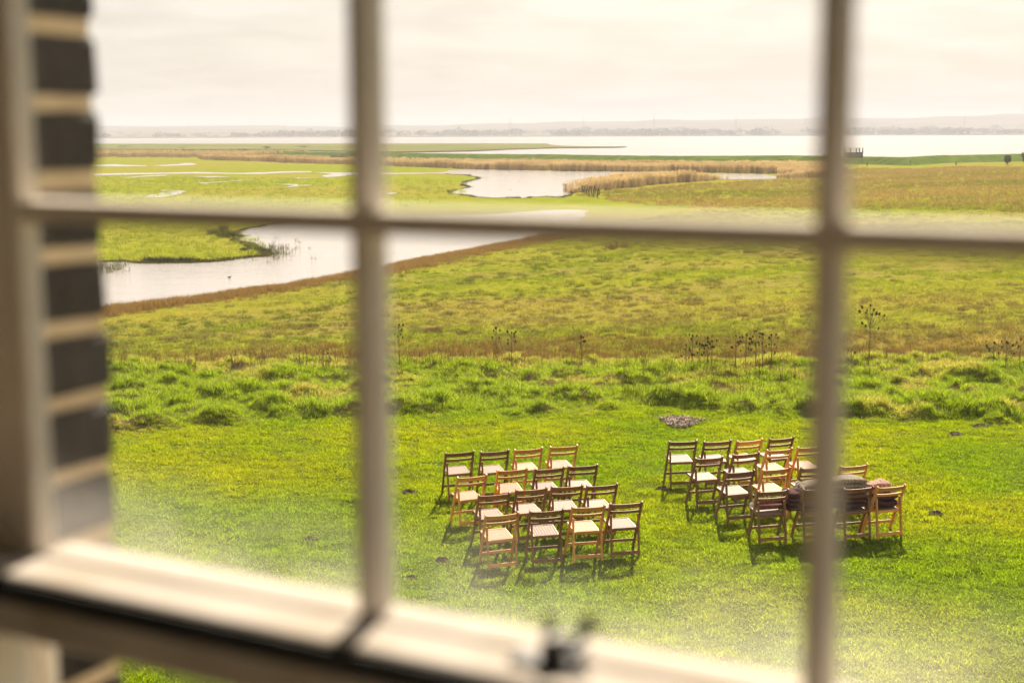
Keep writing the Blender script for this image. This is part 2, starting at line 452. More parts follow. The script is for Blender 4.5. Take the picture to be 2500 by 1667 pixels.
def scatter(name, P, scl, dry, protos, label, cat, rot=None, tilt=0.0):
    P = np.asarray(P, np.float32); n = len(P)
    me = bpy.data.meshes.new(name); me.vertices.add(n); me.vertices.foreach_set('co', P.ravel())
    rt = np.zeros((n, 3), np.float32); rt[:, 2] = rng.uniform(0, 6.283, n) if rot is None else rot
    if tilt: rt[:, 0] = rng.uniform(-tilt, tilt, n); rt[:, 1] = rng.uniform(-tilt, tilt, n)
    a = me.attributes.new('rot', 'FLOAT_VECTOR', 'POINT'); a.data.foreach_set('vector', rt.ravel())
    s3 = np.asarray(scl, np.float32)
    if s3.ndim == 1: s3 = np.repeat(s3[:, None], 3, 1)
    a = me.attributes.new('scl', 'FLOAT_VECTOR', 'POINT'); a.data.foreach_set('vector', np.ascontiguousarray(s3).ravel())
    a = me.attributes.new('dry', 'FLOAT', 'POINT'); a.data.foreach_set('value', np.clip(np.asarray(dry, np.float32), 0, 1))
    a = me.attributes.new('pick', 'INT', 'POINT'); a.data.foreach_set('value', rng.integers(0, len(protos), n).astype(np.int32))
    o = link(bpy.data.objects.new(name, me))
    c = bpy.data.collections.new(name + '_kinds')
    for p in protos: c.objects.link(p)
    g = bpy.data.node_groups.new(name, 'GeometryNodeTree')
    g.interface.new_socket('Geometry', in_out='INPUT', socket_type='NodeSocketGeometry')
    g.interface.new_socket('Geometry', in_out='OUTPUT', socket_type='NodeSocketGeometry')
    N = g.nodes.new; L = g.links.new
    gi = N('NodeGroupInput'); go = N('NodeGroupOutput')
    ci = N('GeometryNodeCollectionInfo'); ci.inputs[0].default_value = c; ci.inputs['Separate Children'].default_value = True; ci.inputs['Reset Children'].default_value = True
    ip = N('GeometryNodeInstanceOnPoints'); ip.inputs['Pick Instance'].default_value = True
    def na(nm, tp):
        q = N('GeometryNodeInputNamedAttribute'); q.data_type = tp; q.inputs[0].default_value = nm; return q
    er = N('FunctionNodeEulerToRotation'); L(na('rot', 'FLOAT_VECTOR').outputs[0], er.inputs[0])
    L(gi.outputs[0], ip.inputs['Points']); L(ci.outputs[0], ip.inputs['Instance'])
    L(na('pick', 'INT').outputs[0], ip.inputs['Instance Index']); L(er.outputs[0], ip.inputs['Rotation']); L(na('scl', 'FLOAT_VECTOR').outputs[0], ip.inputs['Scale'])
    L(ip.outputs[0], go.inputs[0])
    md = o.modifiers.new('scatter', 'NODES'); md.node_group = g
    tag(o, label, cat, kind='stuff')
    return o

# bare patches: (px, py, half width m, half depth m, kind)
BARE = [(1664, 1030, 0.37, 0.42, 'chips'), (757, 1321, 0.13, 0.12, 'mole'), (1080, 1369, 0.12, 0.1, 'mole'), (1003, 1414, 0.11, 0.1, 'mole'), (997, 1206, 0.2, 0.13, 'mole'),
        (2333, 1059, 0.17, 0.2, 'mole'), (2284, 1257, 0.15, 0.12, 'mole'), (2396, 1040, 0.2, 0.2, 'mole'), (1618, 1197, 0.14, 0.1, 'mole')]
BAREP = [(hit(px, py), a, b, k) for px, py, a, b, k in BARE]

# lawn grass
n = 110000
yy = 11.5 + (28.5 - 11.5) * rng.uniform(size=n) ** 0.9
xx = rng.uniform(-1, 1, n) * (1.5 + 0.47 * yy)
keep = yy < lawn_edge(xx) + 0.4
for p, a, b, k in BAREP:
    keep &= ((xx - p.x) / (a * 1.0)) ** 2 + ((yy - p.y) / (b * 1.0)) ** 2 > 0.8
xx, yy = xx[keep], yy[keep]
hgt = 0.35 + 0.7 * fbm(xx * 1.1, yy * 1.1, 41) + 1.5 * np.maximum(fbm(xx * 4, yy * 4, 43) - 0.42, 0) * 2 + rng.uniform(0, 0.35, len(xx))
dryl = np.clip((fbm(xx * 0.35, yy * 0.35, 51) - 0.40) * 2.2, 0, 0.8) * rng.uniform(0.5, 1.3, len(xx))
scl = np.stack([np.ones_like(hgt), np.ones_like(hgt), hgt * 0.75], 1)
protos = [tuft('lawn_tuft', 26, 0.075, 0.022, 0.07, 0.0085, 1.0, M_lawn_blade, 100 + k, seg=2) for k in range(5)]
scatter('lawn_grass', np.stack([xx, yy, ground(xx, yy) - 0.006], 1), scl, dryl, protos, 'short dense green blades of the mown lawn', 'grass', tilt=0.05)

# rough grass of the bank
n = 30000
yy = rng.uniform(24.5, 37.5, n); xx = rng.uniform(-1, 1, n) * (3 + 0.48 * yy)
e = lawn_edge(xx) + (vnoise(xx * 1.3, yy * 0 + 3.3, 5) - 0.5) * 0.9
keep = yy > e - 0.05
xx, yy = xx[keep], yy[keep]
hh = hum(xx, yy)
sz = 0.32 + 0.40 * fbm(xx * 0.8, yy * 0.8, 61) + np.clip(hh, 0, 0.4) * 0.45
sz *= np.where(yy < lawn_edge(xx) + 0.5, 0.7, 1)
dry = np.clip((fbm(xx * 0.7, yy * 0.7, 71) - 0.57) * 3.0, 0, 0.6) + sstep(CREST - 0.5, CREST + 2, yy) * 0.55 + rng.uniform(-0.08, 0.1, len(xx))
protos = [tuft('rough_tuft', 40, 0.15, 0.14, 0.40, 0.010, 1.15, M_rough_blade, 200 + k, seg=3, curl=0.9) for k in range(5)]
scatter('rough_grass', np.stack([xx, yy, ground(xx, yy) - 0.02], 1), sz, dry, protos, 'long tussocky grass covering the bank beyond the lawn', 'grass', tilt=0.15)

# dead weed stalks along the crest of the bank
n = 2600
xx = rng.uniform(-17, 18, n); yy = CREST - 2.6 + 4.2 * rng.beta(4, 2, n)
dens = np.interp(xx, [-17, -8, -5, -3.2, 0, 1, 8, 12, 18], [.25, .35, .3, 1, .9, .35, .35, .3, .5]) * (0.4 + 1.2 * fbm(xx * 0.8, yy * 0.3, 81))
n2 = 1100
x2 = rng.uniform(-2.5, 8, n2); y2 = rng.uniform(28.3, 31.8, n2)
dens = np.concatenate([dens, (fbm(x2 * 0.6, y2 * 0.6, 83) > 0.52) * 0.8]); xx = np.concatenate([xx, x2]); yy = np.concatenate([yy, y2])
keep = rng.uniform(size=len(xx)) < dens * 1.0
xx, yy = xx[keep], yy[keep]
protos = [tuft('weed_stalks', 4, 0.14, 0.25, 0.75, 0.007, 0.35, M_dead, 300 + k, seg=3) for k in range(4)]
scatter('dead_weed_stalks', np.stack([xx, yy, ground(xx, yy) - 0.03], 1), rng.uniform(0.55, 1.05, len(xx)), rng.uniform(0, 1, len(xx)), protos, 'thin brown dead weed stalks on the crest of the bank', 'weeds', tilt=0.12)

# pasture tufts, denser close to the bank
n = 120000
t = rng.uniform(size=n); yy = 43 * (230 / 43) ** (t ** 1.15)
xx = rng.uniform(-1, 1, n) * (6 + 0.46 * yy)
keep = (shore_d(xx, yy) > 0.8) & (yy < wall_y(xx) - 25)
xx, yy = xx[keep], yy[keep]
TRK = [[hit(px, py) for px, py in pts] for pts in ([(1556, 612), (1541, 690), (1541, 755), (1545, 800)], [(1590, 640), (1578, 690), (1582, 750), (1590, 800)])]
trk = np.zeros(len(xx))
for pl in TRK:
    tx = np.interp(yy, [p.y for p in pl[::-1]], [p.x for p in pl[::-1]], left=1e5, right=1e5)
    trk = np.maximum(trk, np.exp(-((xx - tx) / 0.22) ** 2))
DIAG = [hit(px, py) for px, py in [(240, 850), (600, 800), (980, 712), (1250, 672), (1500, 625), (1640, 575)]]
dyx = np.interp(xx, [p.x for p in DIAG], [p.y for p in DIAG])
dg = np.exp(-((yy - dyx) / (0.02 * yy)) ** 2)
patch = fbm(xx * 0.045, yy * 0.07, 91)
dry = np.clip((patch - 0.40) * 3.0, 0, 0.95) * 0.8 + 0.08 + 0.75 * (1 - sstep(52, 64, yy)) + rng.uniform(-0.2, 0.22, len(xx)) - 0.35 * dg - 0.22
dry = np.where(trk > 0.4, 0.25, dry)
farb = sstep(190, 260, yy) * 0.3
sz = (0.55 + 0.9 * np.maximum(fbm(xx * 0.5, yy * 0.6, 95) - 0.35, 0) * 2) * (1 + yy / 260) * np.where(trk > 0.4, 0.7, 1) * (1 + 0.7 * dg * (vnoise(xx * 1.1, yy, 97) > 0.5))
protos = [tuft('field_tuft', 26, 0.22, 0.07, 0.20, 0.014, 1.1, M_field_blade, 400 + k, seg=2) for k in range(5)]
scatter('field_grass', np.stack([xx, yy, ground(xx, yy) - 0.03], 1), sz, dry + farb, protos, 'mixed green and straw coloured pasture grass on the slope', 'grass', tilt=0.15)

# belt of tall straw just behind the crest
n = 9000
yy = 50 + 13 * rng.beta(1.3, 2.0, n); xx = rng.uniform(-1, 1, n) * (6 + 0.46 * yy)
protos = [tuft('straw_tuft', 30, 0.25, 0.2, 0.5, 0.012, 0.7, M_fringe_blade, 470 + k, seg=2) for k in range(4)]
scatter('straw_belt', np.stack([xx, yy, ground(xx, yy) - 0.03], 1), rng.uniform(0.5, 1.1, n) * (0.4 + 0.9 * fbm(xx * 0.2, yy * 0.4, 141)), rng.uniform(0.4, 1, n), protos, 'belt of reddish straw just behind the crest of the bank', 'grass', tilt=0.12)

# darker tussocks standing out of the pasture
n = 15000
t = rng.uniform(size=n); yy = 44 * (210 / 44) ** t
xx = rng.uniform(-1, 1, n) * (6 + 0.46 * yy)
dyx = np.interp(xx, [p.x for p in DIAG], [p.y for p in DIAG]); dg = np.exp(-((yy - dyx) / (0.025 * yy)) ** 2)
keep = (shore_d(xx, yy) > 2.5) & (rng.uniform(size=n) < 0.15 + 0.85 * (fbm(xx * 0.06, yy * 0.1, 131) > 0.5) + dg) & (yy < wall_y(xx) - 30)
xx, yy, dg = xx[keep], yy[keep], dg[keep]
protos = [tuft('pasture_tussock', 60, 0.24, 0.10, 0.28, 0.015, 1.0, M_pasture_blade, 450 + k, seg=3, curl=0.9) for k in range(4)]
scatter('pasture_tussocks', np.stack([xx, yy, ground(xx, yy) - 0.04], 1), rng.uniform(0.5, 1.25, len(xx)) * (1 + yy / 400), np.clip(fbm(xx * 0.05, yy * 0.08, 133) * 1.6 - 0.45, 0, 0.9), protos, 'taller grass tussocks standing out of the pasture', 'grass', tilt=0.15)

# dry grass fringe along the near shore of the lake
n = 9000
al = rng.uniform(-25, _al[-1] + 4, n)
off = np.abs(rng.normal(0, 1.0, n)) * 1.3 - 0.4
off = off * (1 + al / 120)
bx = A0.x + sd.x * al; by = A0.y + sd.y * al
base = np.interp(al, _al, _of)
xx = bx + sn.x * (base + off); yy = by + sn.y * (base + off)
protos = [tuft('fringe_tuft', 30, 0.25, 0.25, 0.7, 0.018, 0.6, M_fringe_blade, 500 + k, seg=2) for k in range(4)]
scatter('shore_grass', np.stack([xx, yy, gz(xx, yy) - 0.02], 1), rng.uniform(0.5, 1.15, n) * (0.55 + 0.7 * fbm(al * 0.12, al * 0, 511)), 0.55 + 0.45 * rng.uniform(size=n), protos, 'brown dry grass fringe along the near lake shore', 'grass', tilt=0.1)

# ------------------------------------------------------------------ water
def poly_sheet(name, pts, z, mat, label, cat, jag=0.0, kind='structure', thick=0.0, sub=4.0):
    """flat sheet from a world outline (list of Vectors), edge roughened"""
    P = []
    n = len(pts)
    for i in range(n):
        a, b = pts[i], pts[(i + 1) % n]
        k = max(1, min(40, int((b - a).length / sub)))
        for j in range(k):
            q = a.lerp(b, j / k)
            if jag:
                s = jag
                q = Vector((q.x + (vnoise(q.x * 0.31, q.y * 0.31, 7) - 0.5) * s, q.y + (vnoise(q.x * 0.31, q.y * 0.31, 8) - 0.5) * s * 1.5, 0))
            P.append((float(q.x), float(q.y), z))
    bm = bmesh.new()
    vs = [bm.verts.new(p) for p in P]
    es = [bm.edges.new((vs[i], vs[(i + 1) % len(vs)])) for i in range(len(vs))]
    bmesh.ops.triangle_fill(bm, use_beauty=True, use_dissolve=False, edges=es)
    for f in bm.faces:
        if f.normal.z < 0: f.normal_flip()
    if thick:
        geo = bmesh.ops.extrude_face_region(bm, geom=bm.faces[:])
        bmesh.ops.translate(bm, verts=[g for g in geo['geom'] if isinstance(g, bmesh.types.BMVert)], vec=(0, 0, thick))
        bmesh.ops.recalc_face_normals(bm, faces=bm.faces[:])
    me = bpy.data.meshes.new(name); bm.to_mesh(me); bm.free(); me.materials.append(mat)
    o = link(bpy.data.objects.new(name, me))
    tag(o, label, cat, kind=kind)
    return o, P

def P3(l, ox=0, oy=0, s=1): return [at_z(ox + x * s, oy + y * s, Z_WATER) for x, y in l]
Z3 = dict(ox=200, oy=250, s=0.3507)
LAKE1 = [(60, 640)] + [(200 + x * .3507, 250 + y * .3507) for x, y in [(110, 1115), (250, 1112), (380, 1118), (470, 1120), (600, 1120), (800, 1112), (950, 1108), (1050, 1095), (1150, 1080), (1250, 1070), (1280, 1050), (1240, 1030), (1170, 1012), (1160, 990), (1100, 975), (1080, 950), (1045, 905), (1100, 885), (1180, 870), (1250, 855), (1310, 843)]] + \
        [(700, 537), (900, 530), (1200, 524), (1330, 514), (1400, 512), (1440, 516), (1425, 526), (1405, 546)]
l1 = P3(LAKE1)
near = [Vector((p.x + sn.x * 1.6, p.y + sn.y * 1.6, 0)) for p in SHORE[::-1]]
near.append(Vector((A0.x - sd.x * 25 + sn.x * 1.6, A0.y - sd.y * 25 + sn.y * 1.6, 0)))
lake1, L1 = poly_sheet('lake', l1 + near, Z_WATER, M_water, 'pale lake curving along the foot of the field', 'lake', jag=1.2, sub=3)
LAKE2 = [(1060, 424), (1090, 425), (1131, 427), (1165, 432), (1169, 437), (1135, 446), (1131, 451), (1148, 457), (1104, 466), (1099, 471), (1163, 481), (1206, 483), (1284, 484), (1308, 481), (1335, 480), (1369, 482), (1385, 478), (1400, 465), (1500, 450), (1620, 442), (1745, 437), (1790, 438), (1897, 437), (1897, 430), (1868, 426), (1700, 424), (1630, 421), (1546, 420), (1410, 419), (1308, 417), (1240, 415.5), (1189, 414), (1131, 414), (1100, 416), (1083, 420), (1060, 422), (925, 422.5), (868, 421.5), (768, 421), (810, 425), (786, 429), (793, 433), (831, 431), (868, 426), (925, 426)]
lake2, L2 = poly_sheet('lake', P3(LAKE2), Z_WATER, M_water, 'second lake in the marsh in front of the tan reed bed', 'lake', jag=1.0, sub=5)
POOLS = [([(40, 440), (200, 432), (240, 430), (300, 436), (450, 440), (450, 446), (250, 447), (100, 446)], 'thin pool nearest the brick reveal in the far marsh'),
         ([(500, 440), (600, 434), (690, 430), (700, 423), (760, 423), (800, 430), (800, 434), (700, 440), (560, 445)], 'thin hooked pool in the far marsh just below the reeds'),
         ([(40, 500), (200, 495), (400, 492), (600, 490), (800, 485), (950, 490), (1100, 492), (1300, 486), (1400, 480), (1600, 480), (1610, 487), (1400, 492), (1250, 500), (1000, 498), (700, 497), (500, 500), (300, 505), (100, 508)], 'longest thin channel of water crossing the left marsh'),
         ([(240, 528), (350, 520), (450, 510), (590, 505), (590, 511), (450, 517), (350, 525)], 'narrow slanting pool just below the long channel'),
         ([(750, 517), (900, 514), (1050, 521), (950, 525), (850, 521)], 'short lens shaped pool in the middle of the left marsh'),
         ([(780, 563), (900, 556), (1000, 547), (1150, 538), (1210, 540), (1050, 552), (950, 560), (850, 567)], 'slanting sliver of water in the middle of the left marsh'),
         ([(1290, 566), (1400, 567), (1480, 570), (1520, 575), (1600, 575), (1590, 580), (1500, 584), (1450, 592), (1390, 596), (1470, 582), (1400, 572)], 'small forked pool close to the left glazing bar'),
         ([(520, 612), (725, 615), (720, 625), (640, 645), (560, 662), (420, 660), (480, 645), (560, 630), (590, 622)], 'bright zigzag pool nearest in the left marsh'),
         ([(1490, 526), (1615, 526), (1600, 530), (1500, 531)], 'tiny sliver of water left of the left glazing bar')]
for pts, lb in POOLS:
    poly_sheet('pool', P3(pts, **Z3), Z_WATER, M_water, lb, 'pool', jag=0.8, sub=4)
poly_sheet('pool', P3([(905, 470), (971, 471), (961, 474), (905, 475)]), Z_WATER, M_water, 'small sliver of water right of the left glazing bar', 'pool', jag=0.5)

# river
RV = []; RF = []
xs = np.concatenate([np.linspace(-3500, -500, 25), np.linspace(-450, 450, 61), np.linspace(500, 3500, 25)])
for j, t in enumerate([0, .02, .06, .15, .35, .65, 1.0]):
    for x in xs:
        w0 = float(wall_y(x)) + 2.5
        RV.append((x, w0 + (3190 - w0) * t, Z_WATER))
nx = len(xs)
for j in range(6):
    for i in range(nx - 1): RF.append((j*nx+i, j*nx+i+1, (j+1)*nx+i+1, (j+1)*nx+i))
tag(mesh_obj('river', RV, RF, M_river), 'wide bright river estuary between sea wall and far hills', 'river', kind='structure')

# sea wall (grass embankment)
WV = []; WF = []
prof = [(-9.5, -2.45), (-8, -2.1), (-4, -0.9), (-1.6, -0.06), (0, 0.0), (1.6, -0.06), (5, -1.2), (9, -2.6)]
xw = np.linspace(_wx[0], _wx[-1], 320)
for i, x in enumerate(xw):
    y = float(wall_y(x))
    hb = (float(fbm(x * 0.02, 0.5, 12)) - 0.5) * 0.5
    for (o_, z) in prof:
        WV.append((x, y + o_, -2.6 + z * 0.98 + (hb if z > -2 else 0) + (float(vnoise(x * 0.4, o_, 4)) - 0.5) * 0.15))
k = len(prof)
for i in range(len(xw) - 1):
    for j in range(k - 1): WF.append((i*k+j, (i+1)*k+j, (i+1)*k+j+1, i*k+j+1))
tag(mesh_obj('sea_wall', WV, WF, M_wall_turf, smooth=True), 'long low grass embankment between marsh and river', 'embankment', kind='structure')

# salt marsh spit beyond the wall
SPIT = [(-400, 353), (200, 352.6), (600, 352.5), (925, 352), (1200, 351.7), (1330, 352), (1356, 357.5), (1440, 359.4), (1526, 360), (1500, 361.3), (1376, 362), (1240, 365.5), (1200, 368), (1100, 371), (960, 373), (700, 368), (200, 366), (-400, 364)]
poly_sheet('saltmarsh_spit', [at_z(px, py, -4.9) for px, py in SPIT], -5.1, M_salt, 'low green and tan saltmarsh spit reaching into the river', 'saltmarsh', jag=6, thick=0.75, sub=20)

# ------------------------------------------------------------------ reeds
def inpoly(x, y, poly):
    c = np.zeros(len(x), bool); n = len(poly)
    for i in range(n):
        x0, y0 = poly[i].x, poly[i].y; x1, y1 = poly[(i+1) % n].x, poly[(i+1) % n].y
        cond = ((y0 > y) != (y1 > y)) & (x < (x1 - x0) * (y - y0) / (y1 - y0 + 1e-12) + x0)
        c ^= cond
    return c
def reed_bed(name, px_poly, dens, label, hscale=1.0, dry0=0.2, tips=()):
    poly = [at_z(px, py, Z_MARSH) for px, py in px_poly]
    x0, x1 = min(p.x for p in poly), max(p.x for p in poly); y0, y1 = min(p.y for p in poly), max(p.y for p in poly)
    n = int((x1 - x0) * (y1 - y0) * dens)
    x = rng.uniform(x0, x1, n); y = rng.uniform(y0, y1, n)
    jx = x + (fbm(x * 0.15, y * 0.15, 21) - 0.5) * 4; jy = y + (fbm(x * 0.15, y * 0.15, 22) - 0.5) * 6
    kp = inpoly(jx, jy, poly)
    x, y = x[kp], y[kp]
    protos = [tuft(name + '_clump', 26, 0.55, 1.5, 2.25, 0.045, 0.16, M_reed, 600 + k, seg=3, plume=True) for k in range(4)]
    s = hscale * (0.72 + 0.5 * fbm(x * 0.07, y * 0.07, 23)) * rng.uniform(0.85, 1.12, len(x))
    for tx, ty, tr in tips:
        tq = at_z(tx, ty, Z_MARSH); s = s * (0.35 + 0.65 * sstep(0, tr, np.hypot(x - tq.x, y - tq.y)))
    d = np.clip(dry0 + (fbm(x * 0.05, y * 0.1, 24) - 0.5) * 1.6, 0, 1)
    scatter(name, np.stack([x, y, np.full(len(x), Z_MARSH)], 1), s, d, protos, label, 'reeds', tilt=0.06)
reed_bed('reed_bed', [(1040, 409), (1100, 411), (1131, 413), (1240, 415.5), (1400, 418.5), (1546, 419.7), (1630, 420.5), (1868, 424.5), (2010, 424), (2030, 414), (1900, 411), (1700, 411), (1400, 409), (1200, 407), (1040, 405)], 0.75, 'long tan reed bed along the far side of the second lake')
reed_bed('reed_bed', [(500, 391), (620, 394), (700, 398), (770, 400), (850, 402), (920, 405), (1040, 409), (1100, 410), (1100, 405), (920, 400), (830, 396), (700, 392), (600, 388), (480, 387)], 0.45, 'tan reed bed between left marsh and sea wall', 1.0, 0.35)
reed_bed('reed_bed', [(120, 385), (350, 384.5), (540, 385.5), (700, 383), (760, 380), (600, 378), (350, 378), (120, 378)], 0.16, 'farthest brown reed bed left of the left glazing bar', 1.15, 0.5)
reed_bed('reed_bed', [(1379, 473), (1400, 474), (1450, 468), (1546, 459), (1600, 452), (1700, 444), (1790, 438.5), (1750, 436.5), (1650, 440), (1546, 446), (1460, 455), (1400, 465), (1380, 469)], 0.9, 'rounded tan reed bed on the point in front of the second lake', 1.0, 0.15, [(1381, 473, 13), (1788, 438, 20)])
reed_bed('reed_bed', [(1896, 436), (1950, 437), (2030, 434), (2060, 426), (1960, 425), (1905, 430)], 0.9, 'small tan reed bed at the right end of the second lake', 1.05, 0.1, [(1897, 435, 8)])

# rough dry vegetation on the right-hand ground before the sea wall
def dry_patch(name, px_poly, num, s0, s1, d0, d1, label, seed, protos=None):
    poly = [hit(px, py) for px, py in px_poly]
    x0, x1 = min(p.x for p in poly), max(p.x for p in poly); y0, y1 = min(p.y for p in poly), max(p.y for p in poly)
    x = rng.uniform(x0, x1, num); y = rng.uniform(y0, y1, num); kp = inpoly(x, y, poly); x, y = x[kp], y[kp]
    protos = protos or [tuft(name + '_clump', 26, 0.7, 0.35, 0.9, 0.05, 0.7, M_rusty_blade if name == 'dry_grass' else M_field_blade, seed + k, seg=2) for k in range(4)]
    d = d0 + (d1 - d0) * fbm(x * 0.03, y * 0.05, seed)
    scatter(name, np.stack([x, y, gz(x, y) - 0.03], 1), rng.uniform(s0, s1, len(x)), d, protos, label, 'grass', tilt=0.12)
dry_patch('dry_grass', [(1400, 478), (1560, 500), (2600, 520), (2600, 412), (2350, 408), (2100, 412), (1920, 440), (1700, 450), (1500, 466)], 16000, 0.5, 1.0, -0.3, 1.5, 'rusty brown and green rough grass right of the lakes', 700)
dry_patch('marsh_tussocks', [(-300, 640), (560, 640), (660, 612), (560, 540), (500, 515), (-300, 510)], 4200, 0.35, 0.8, -0.2, 0.4, 'small grass tussocks dotted over the near marsh point', 720)
dry_patch('marsh_tussocks', [(-300, 515), (900, 520), (1160, 482), (1090, 440), (860, 438), (-300, 425)], 4000, 0.5, 1.0, -0.2, 0.4, 'small grass tussocks dotted over the middle marsh', 730)

# emergent rushes and bank rim
def rim(name, pts, num, seed, s0, s1, label):
    seg = [(pts[i], pts[i+1]) for i in range(len(pts) - 1)]
    ln = np.array([(b - a).length for a, b in seg]); k = rng.choice(len(seg), num, p=ln / ln.sum()); t = rng.uniform(size=num)
    x = np.array([seg[i][0].x + (seg[i][1].x - seg[i][0].x) * q for i, q in zip(k, t)]); y = np.array([seg[i][0].y + (seg[i][1].y - seg[i][0].y) * q for i, q in zip(k, t)])
    x0, y0 = x.copy(), y.copy()
    jag = 1.2 if name == 'lake_rim_rushes' else 1.0
    x = x0 + (vnoise(x0 * 0.31, y0 * 0.31, 7) - 0.5) * jag + rng.normal(0, 0.22, num)
    y = y0 + (vnoise(x0 * 0.31, y0 * 0.31, 8) - 0.5) * jag * 1.5 + rng.normal(0.15, 0.35, num)
    protos = [tuft(name + '_clump', 16, 0.3, 0.12, 0.45, 0.03, 0.7, M_rush, seed + q, seg=2) for q in range(3)]
    s = rng.uniform(s0, s1, num) * (0.3 + 1.3 * np.maximum(fbm(x * 0.2, y * 0.2, seed) - 0.3, 0.05))
    scatter(name, np.stack([x, y, np.full(num, Z_MARSH)], 1), s, rng.uniform(0.1, 0.6, num), protos, label, 'rushes', tilt=0.1)
rim('lake_rim_rushes', l1[1:23], 2600, 800, 0.7, 1.5, 'dark rushes lining the marsh edge of the near lake')
rim('second_lake_rushes', P3(LAKE2[1:18]), 1400, 820, 0.7, 1.5, 'dark rushes lining the edge of the second lake')
def emergent(px0, px1, py0, py1, num, label, seed):
    px = rng.normal((px0 + px1) / 2, (px1 - px0) / 4, num); py = rng.normal((py0 + py1) / 2, (py1 - py0) / 4, num)
    P = [at_z(a, b, Z_WATER) for a, b in zip(px, py)]
    protos = [tuft('emergent_rush', 9, 0.35, 0.3, 0.9, 0.035, 0.35, M_rush, seed + k, seg=2) for k in range(3)]
    scatter('emergent_rushes', [(p.x, p.y, Z_WATER - 0.05) for p in P], rng.uniform(0.4, 0.9, num), rng.uniform(0, .6, num), protos, label, 'rushes', tilt=0.1)
emergent(610, 730, 590, 638, 110, 'sparse rushes standing in the lake off the marsh point', 840)
emergent(225, 320, 640, 668, 70, 'sparse rushes standing in the lake beside the brick reveal', 850)

# ------------------------------------------------------------------ far shore
HILL_PX = [(-900, 312), (0, 311), (250, 309), (500, 306), (700, 307), (850, 309), (930, 307), (1000, 305), (1100, 304), (1200, 300), (1300, 300), (1370, 297), (1500, 296), (1560, 295), (1600, 292), (1700, 293), (1800, 290), (1950, 290), (2010, 286), (2150, 289), (2300, 286), (2400, 282), (2450, 278), (2500, 280), (2700, 276), (3300, 284)]
hp = [at_y(px, py, 5600) for px, py in HILL_PX]
hxx = [p.x for p in hp]; hzz = [p.z for p in hp]
xs = np.linspace(-3400, 3400, 240); FV = []; FF = []
ysf = [3110, 3130, 3300, 3700, 4200, 4800, 5300, 5600, 6200]
for j, y in enumerate(ysf):
    for x in xs:
        ridge = float(np.interp(x, hxx, hzz)) + (float(fbm(x * 0.006, 1.7, 14)) - 0.5) * 9
        t = float(sstep(3600, 5600, y))
        z = -5.6 if j == 0 else -3.0 + t * (ridge + 3.0) * (0.55 + 0.45 * t) + (float(fbm(x * 0.003, y * 0.003, 15)) - 0.5) * (10 * t)
        if j == len(ysf) - 1: z = ridge * 0.75
        FV.append((x, y, z))
nx = len(xs)
for j in range(len(ysf) - 1):
    for i in range(nx - 1): FF.append((j*nx+i, j*nx+i+1, (j+1)*nx+i+1, (j+1)*nx+i))
far = tag(mesh_obj('far_hills', FV, FF, M_far, smooth=True), 'hazy low hills on the far side of the river', 'hills', kind='structure')
def far_z(x, y): 
    t = float(sstep(3600, 5600, y)); ridge = float(np.interp(x, hxx, hzz))
    return -3.0 + t * (ridge + 3.0) * (0.55 + 0.45 * t)

# far woods: lumpy crowns of leaf faces
def crown_faces(c, rx, ry, rz, n, size, r):
    V = []; Fc = []
    for _ in range(n):
        v = r.normal(size=3); v /= np.linalg.norm(v); q = r.uniform(0.45, 1.0) ** 0.5
        lump = 0.75 + 0.45 * float(vnoise(v[0] * 2.2 + c[0], v[1] * 2.2 + v[2] * 3.1, 5))
        p = np.array([c[0] + v[0] * rx * q * lump, c[1] + v[1] * ry * q * lump, c[2] + v[2] * rz * q * lump])
        a = r.normal(size=3); a /= np.linalg.norm(a); b = np.cross(a, r.normal(size=3)); b /= np.linalg.norm(b) + 1e-9
        s = size * r.uniform(0.6, 1.4); k = len(V)
        V += [p + a * s, p + b * s * 0.8, p - a * s, p - b * s * 0.8]; Fc.append((k, k+1, k+2, k+3))
    return V, Fc
mbw = MB(); r_ = np.random.default_rng(33)
for i in range(1000):
    x = r_.uniform(-2300, 2400)
    dens = 0.25 + 0.75 * (float(fbm(x * 0.004, 2.2, 25)) > 0.45) * (x > -700)
    if r_.uniform() > dens: continue
    y = r_.uniform(3200, 4300); w = r_.uniform(7, 24); h = r_.uniform(4, 8.5) * (1 if x > -600 else 0.6)
    V, Fc = crown_faces((x, y, far_z(x, y) + h * 0.8), w, w * 0.7, h, 60, h * 0.42, r_)
    mbw.add(V, Fc)
tag(mbw.build('far_woods', M_far_tree), 'hazy band of woods and hedges on the far bank', 'woods', kind='stuff')

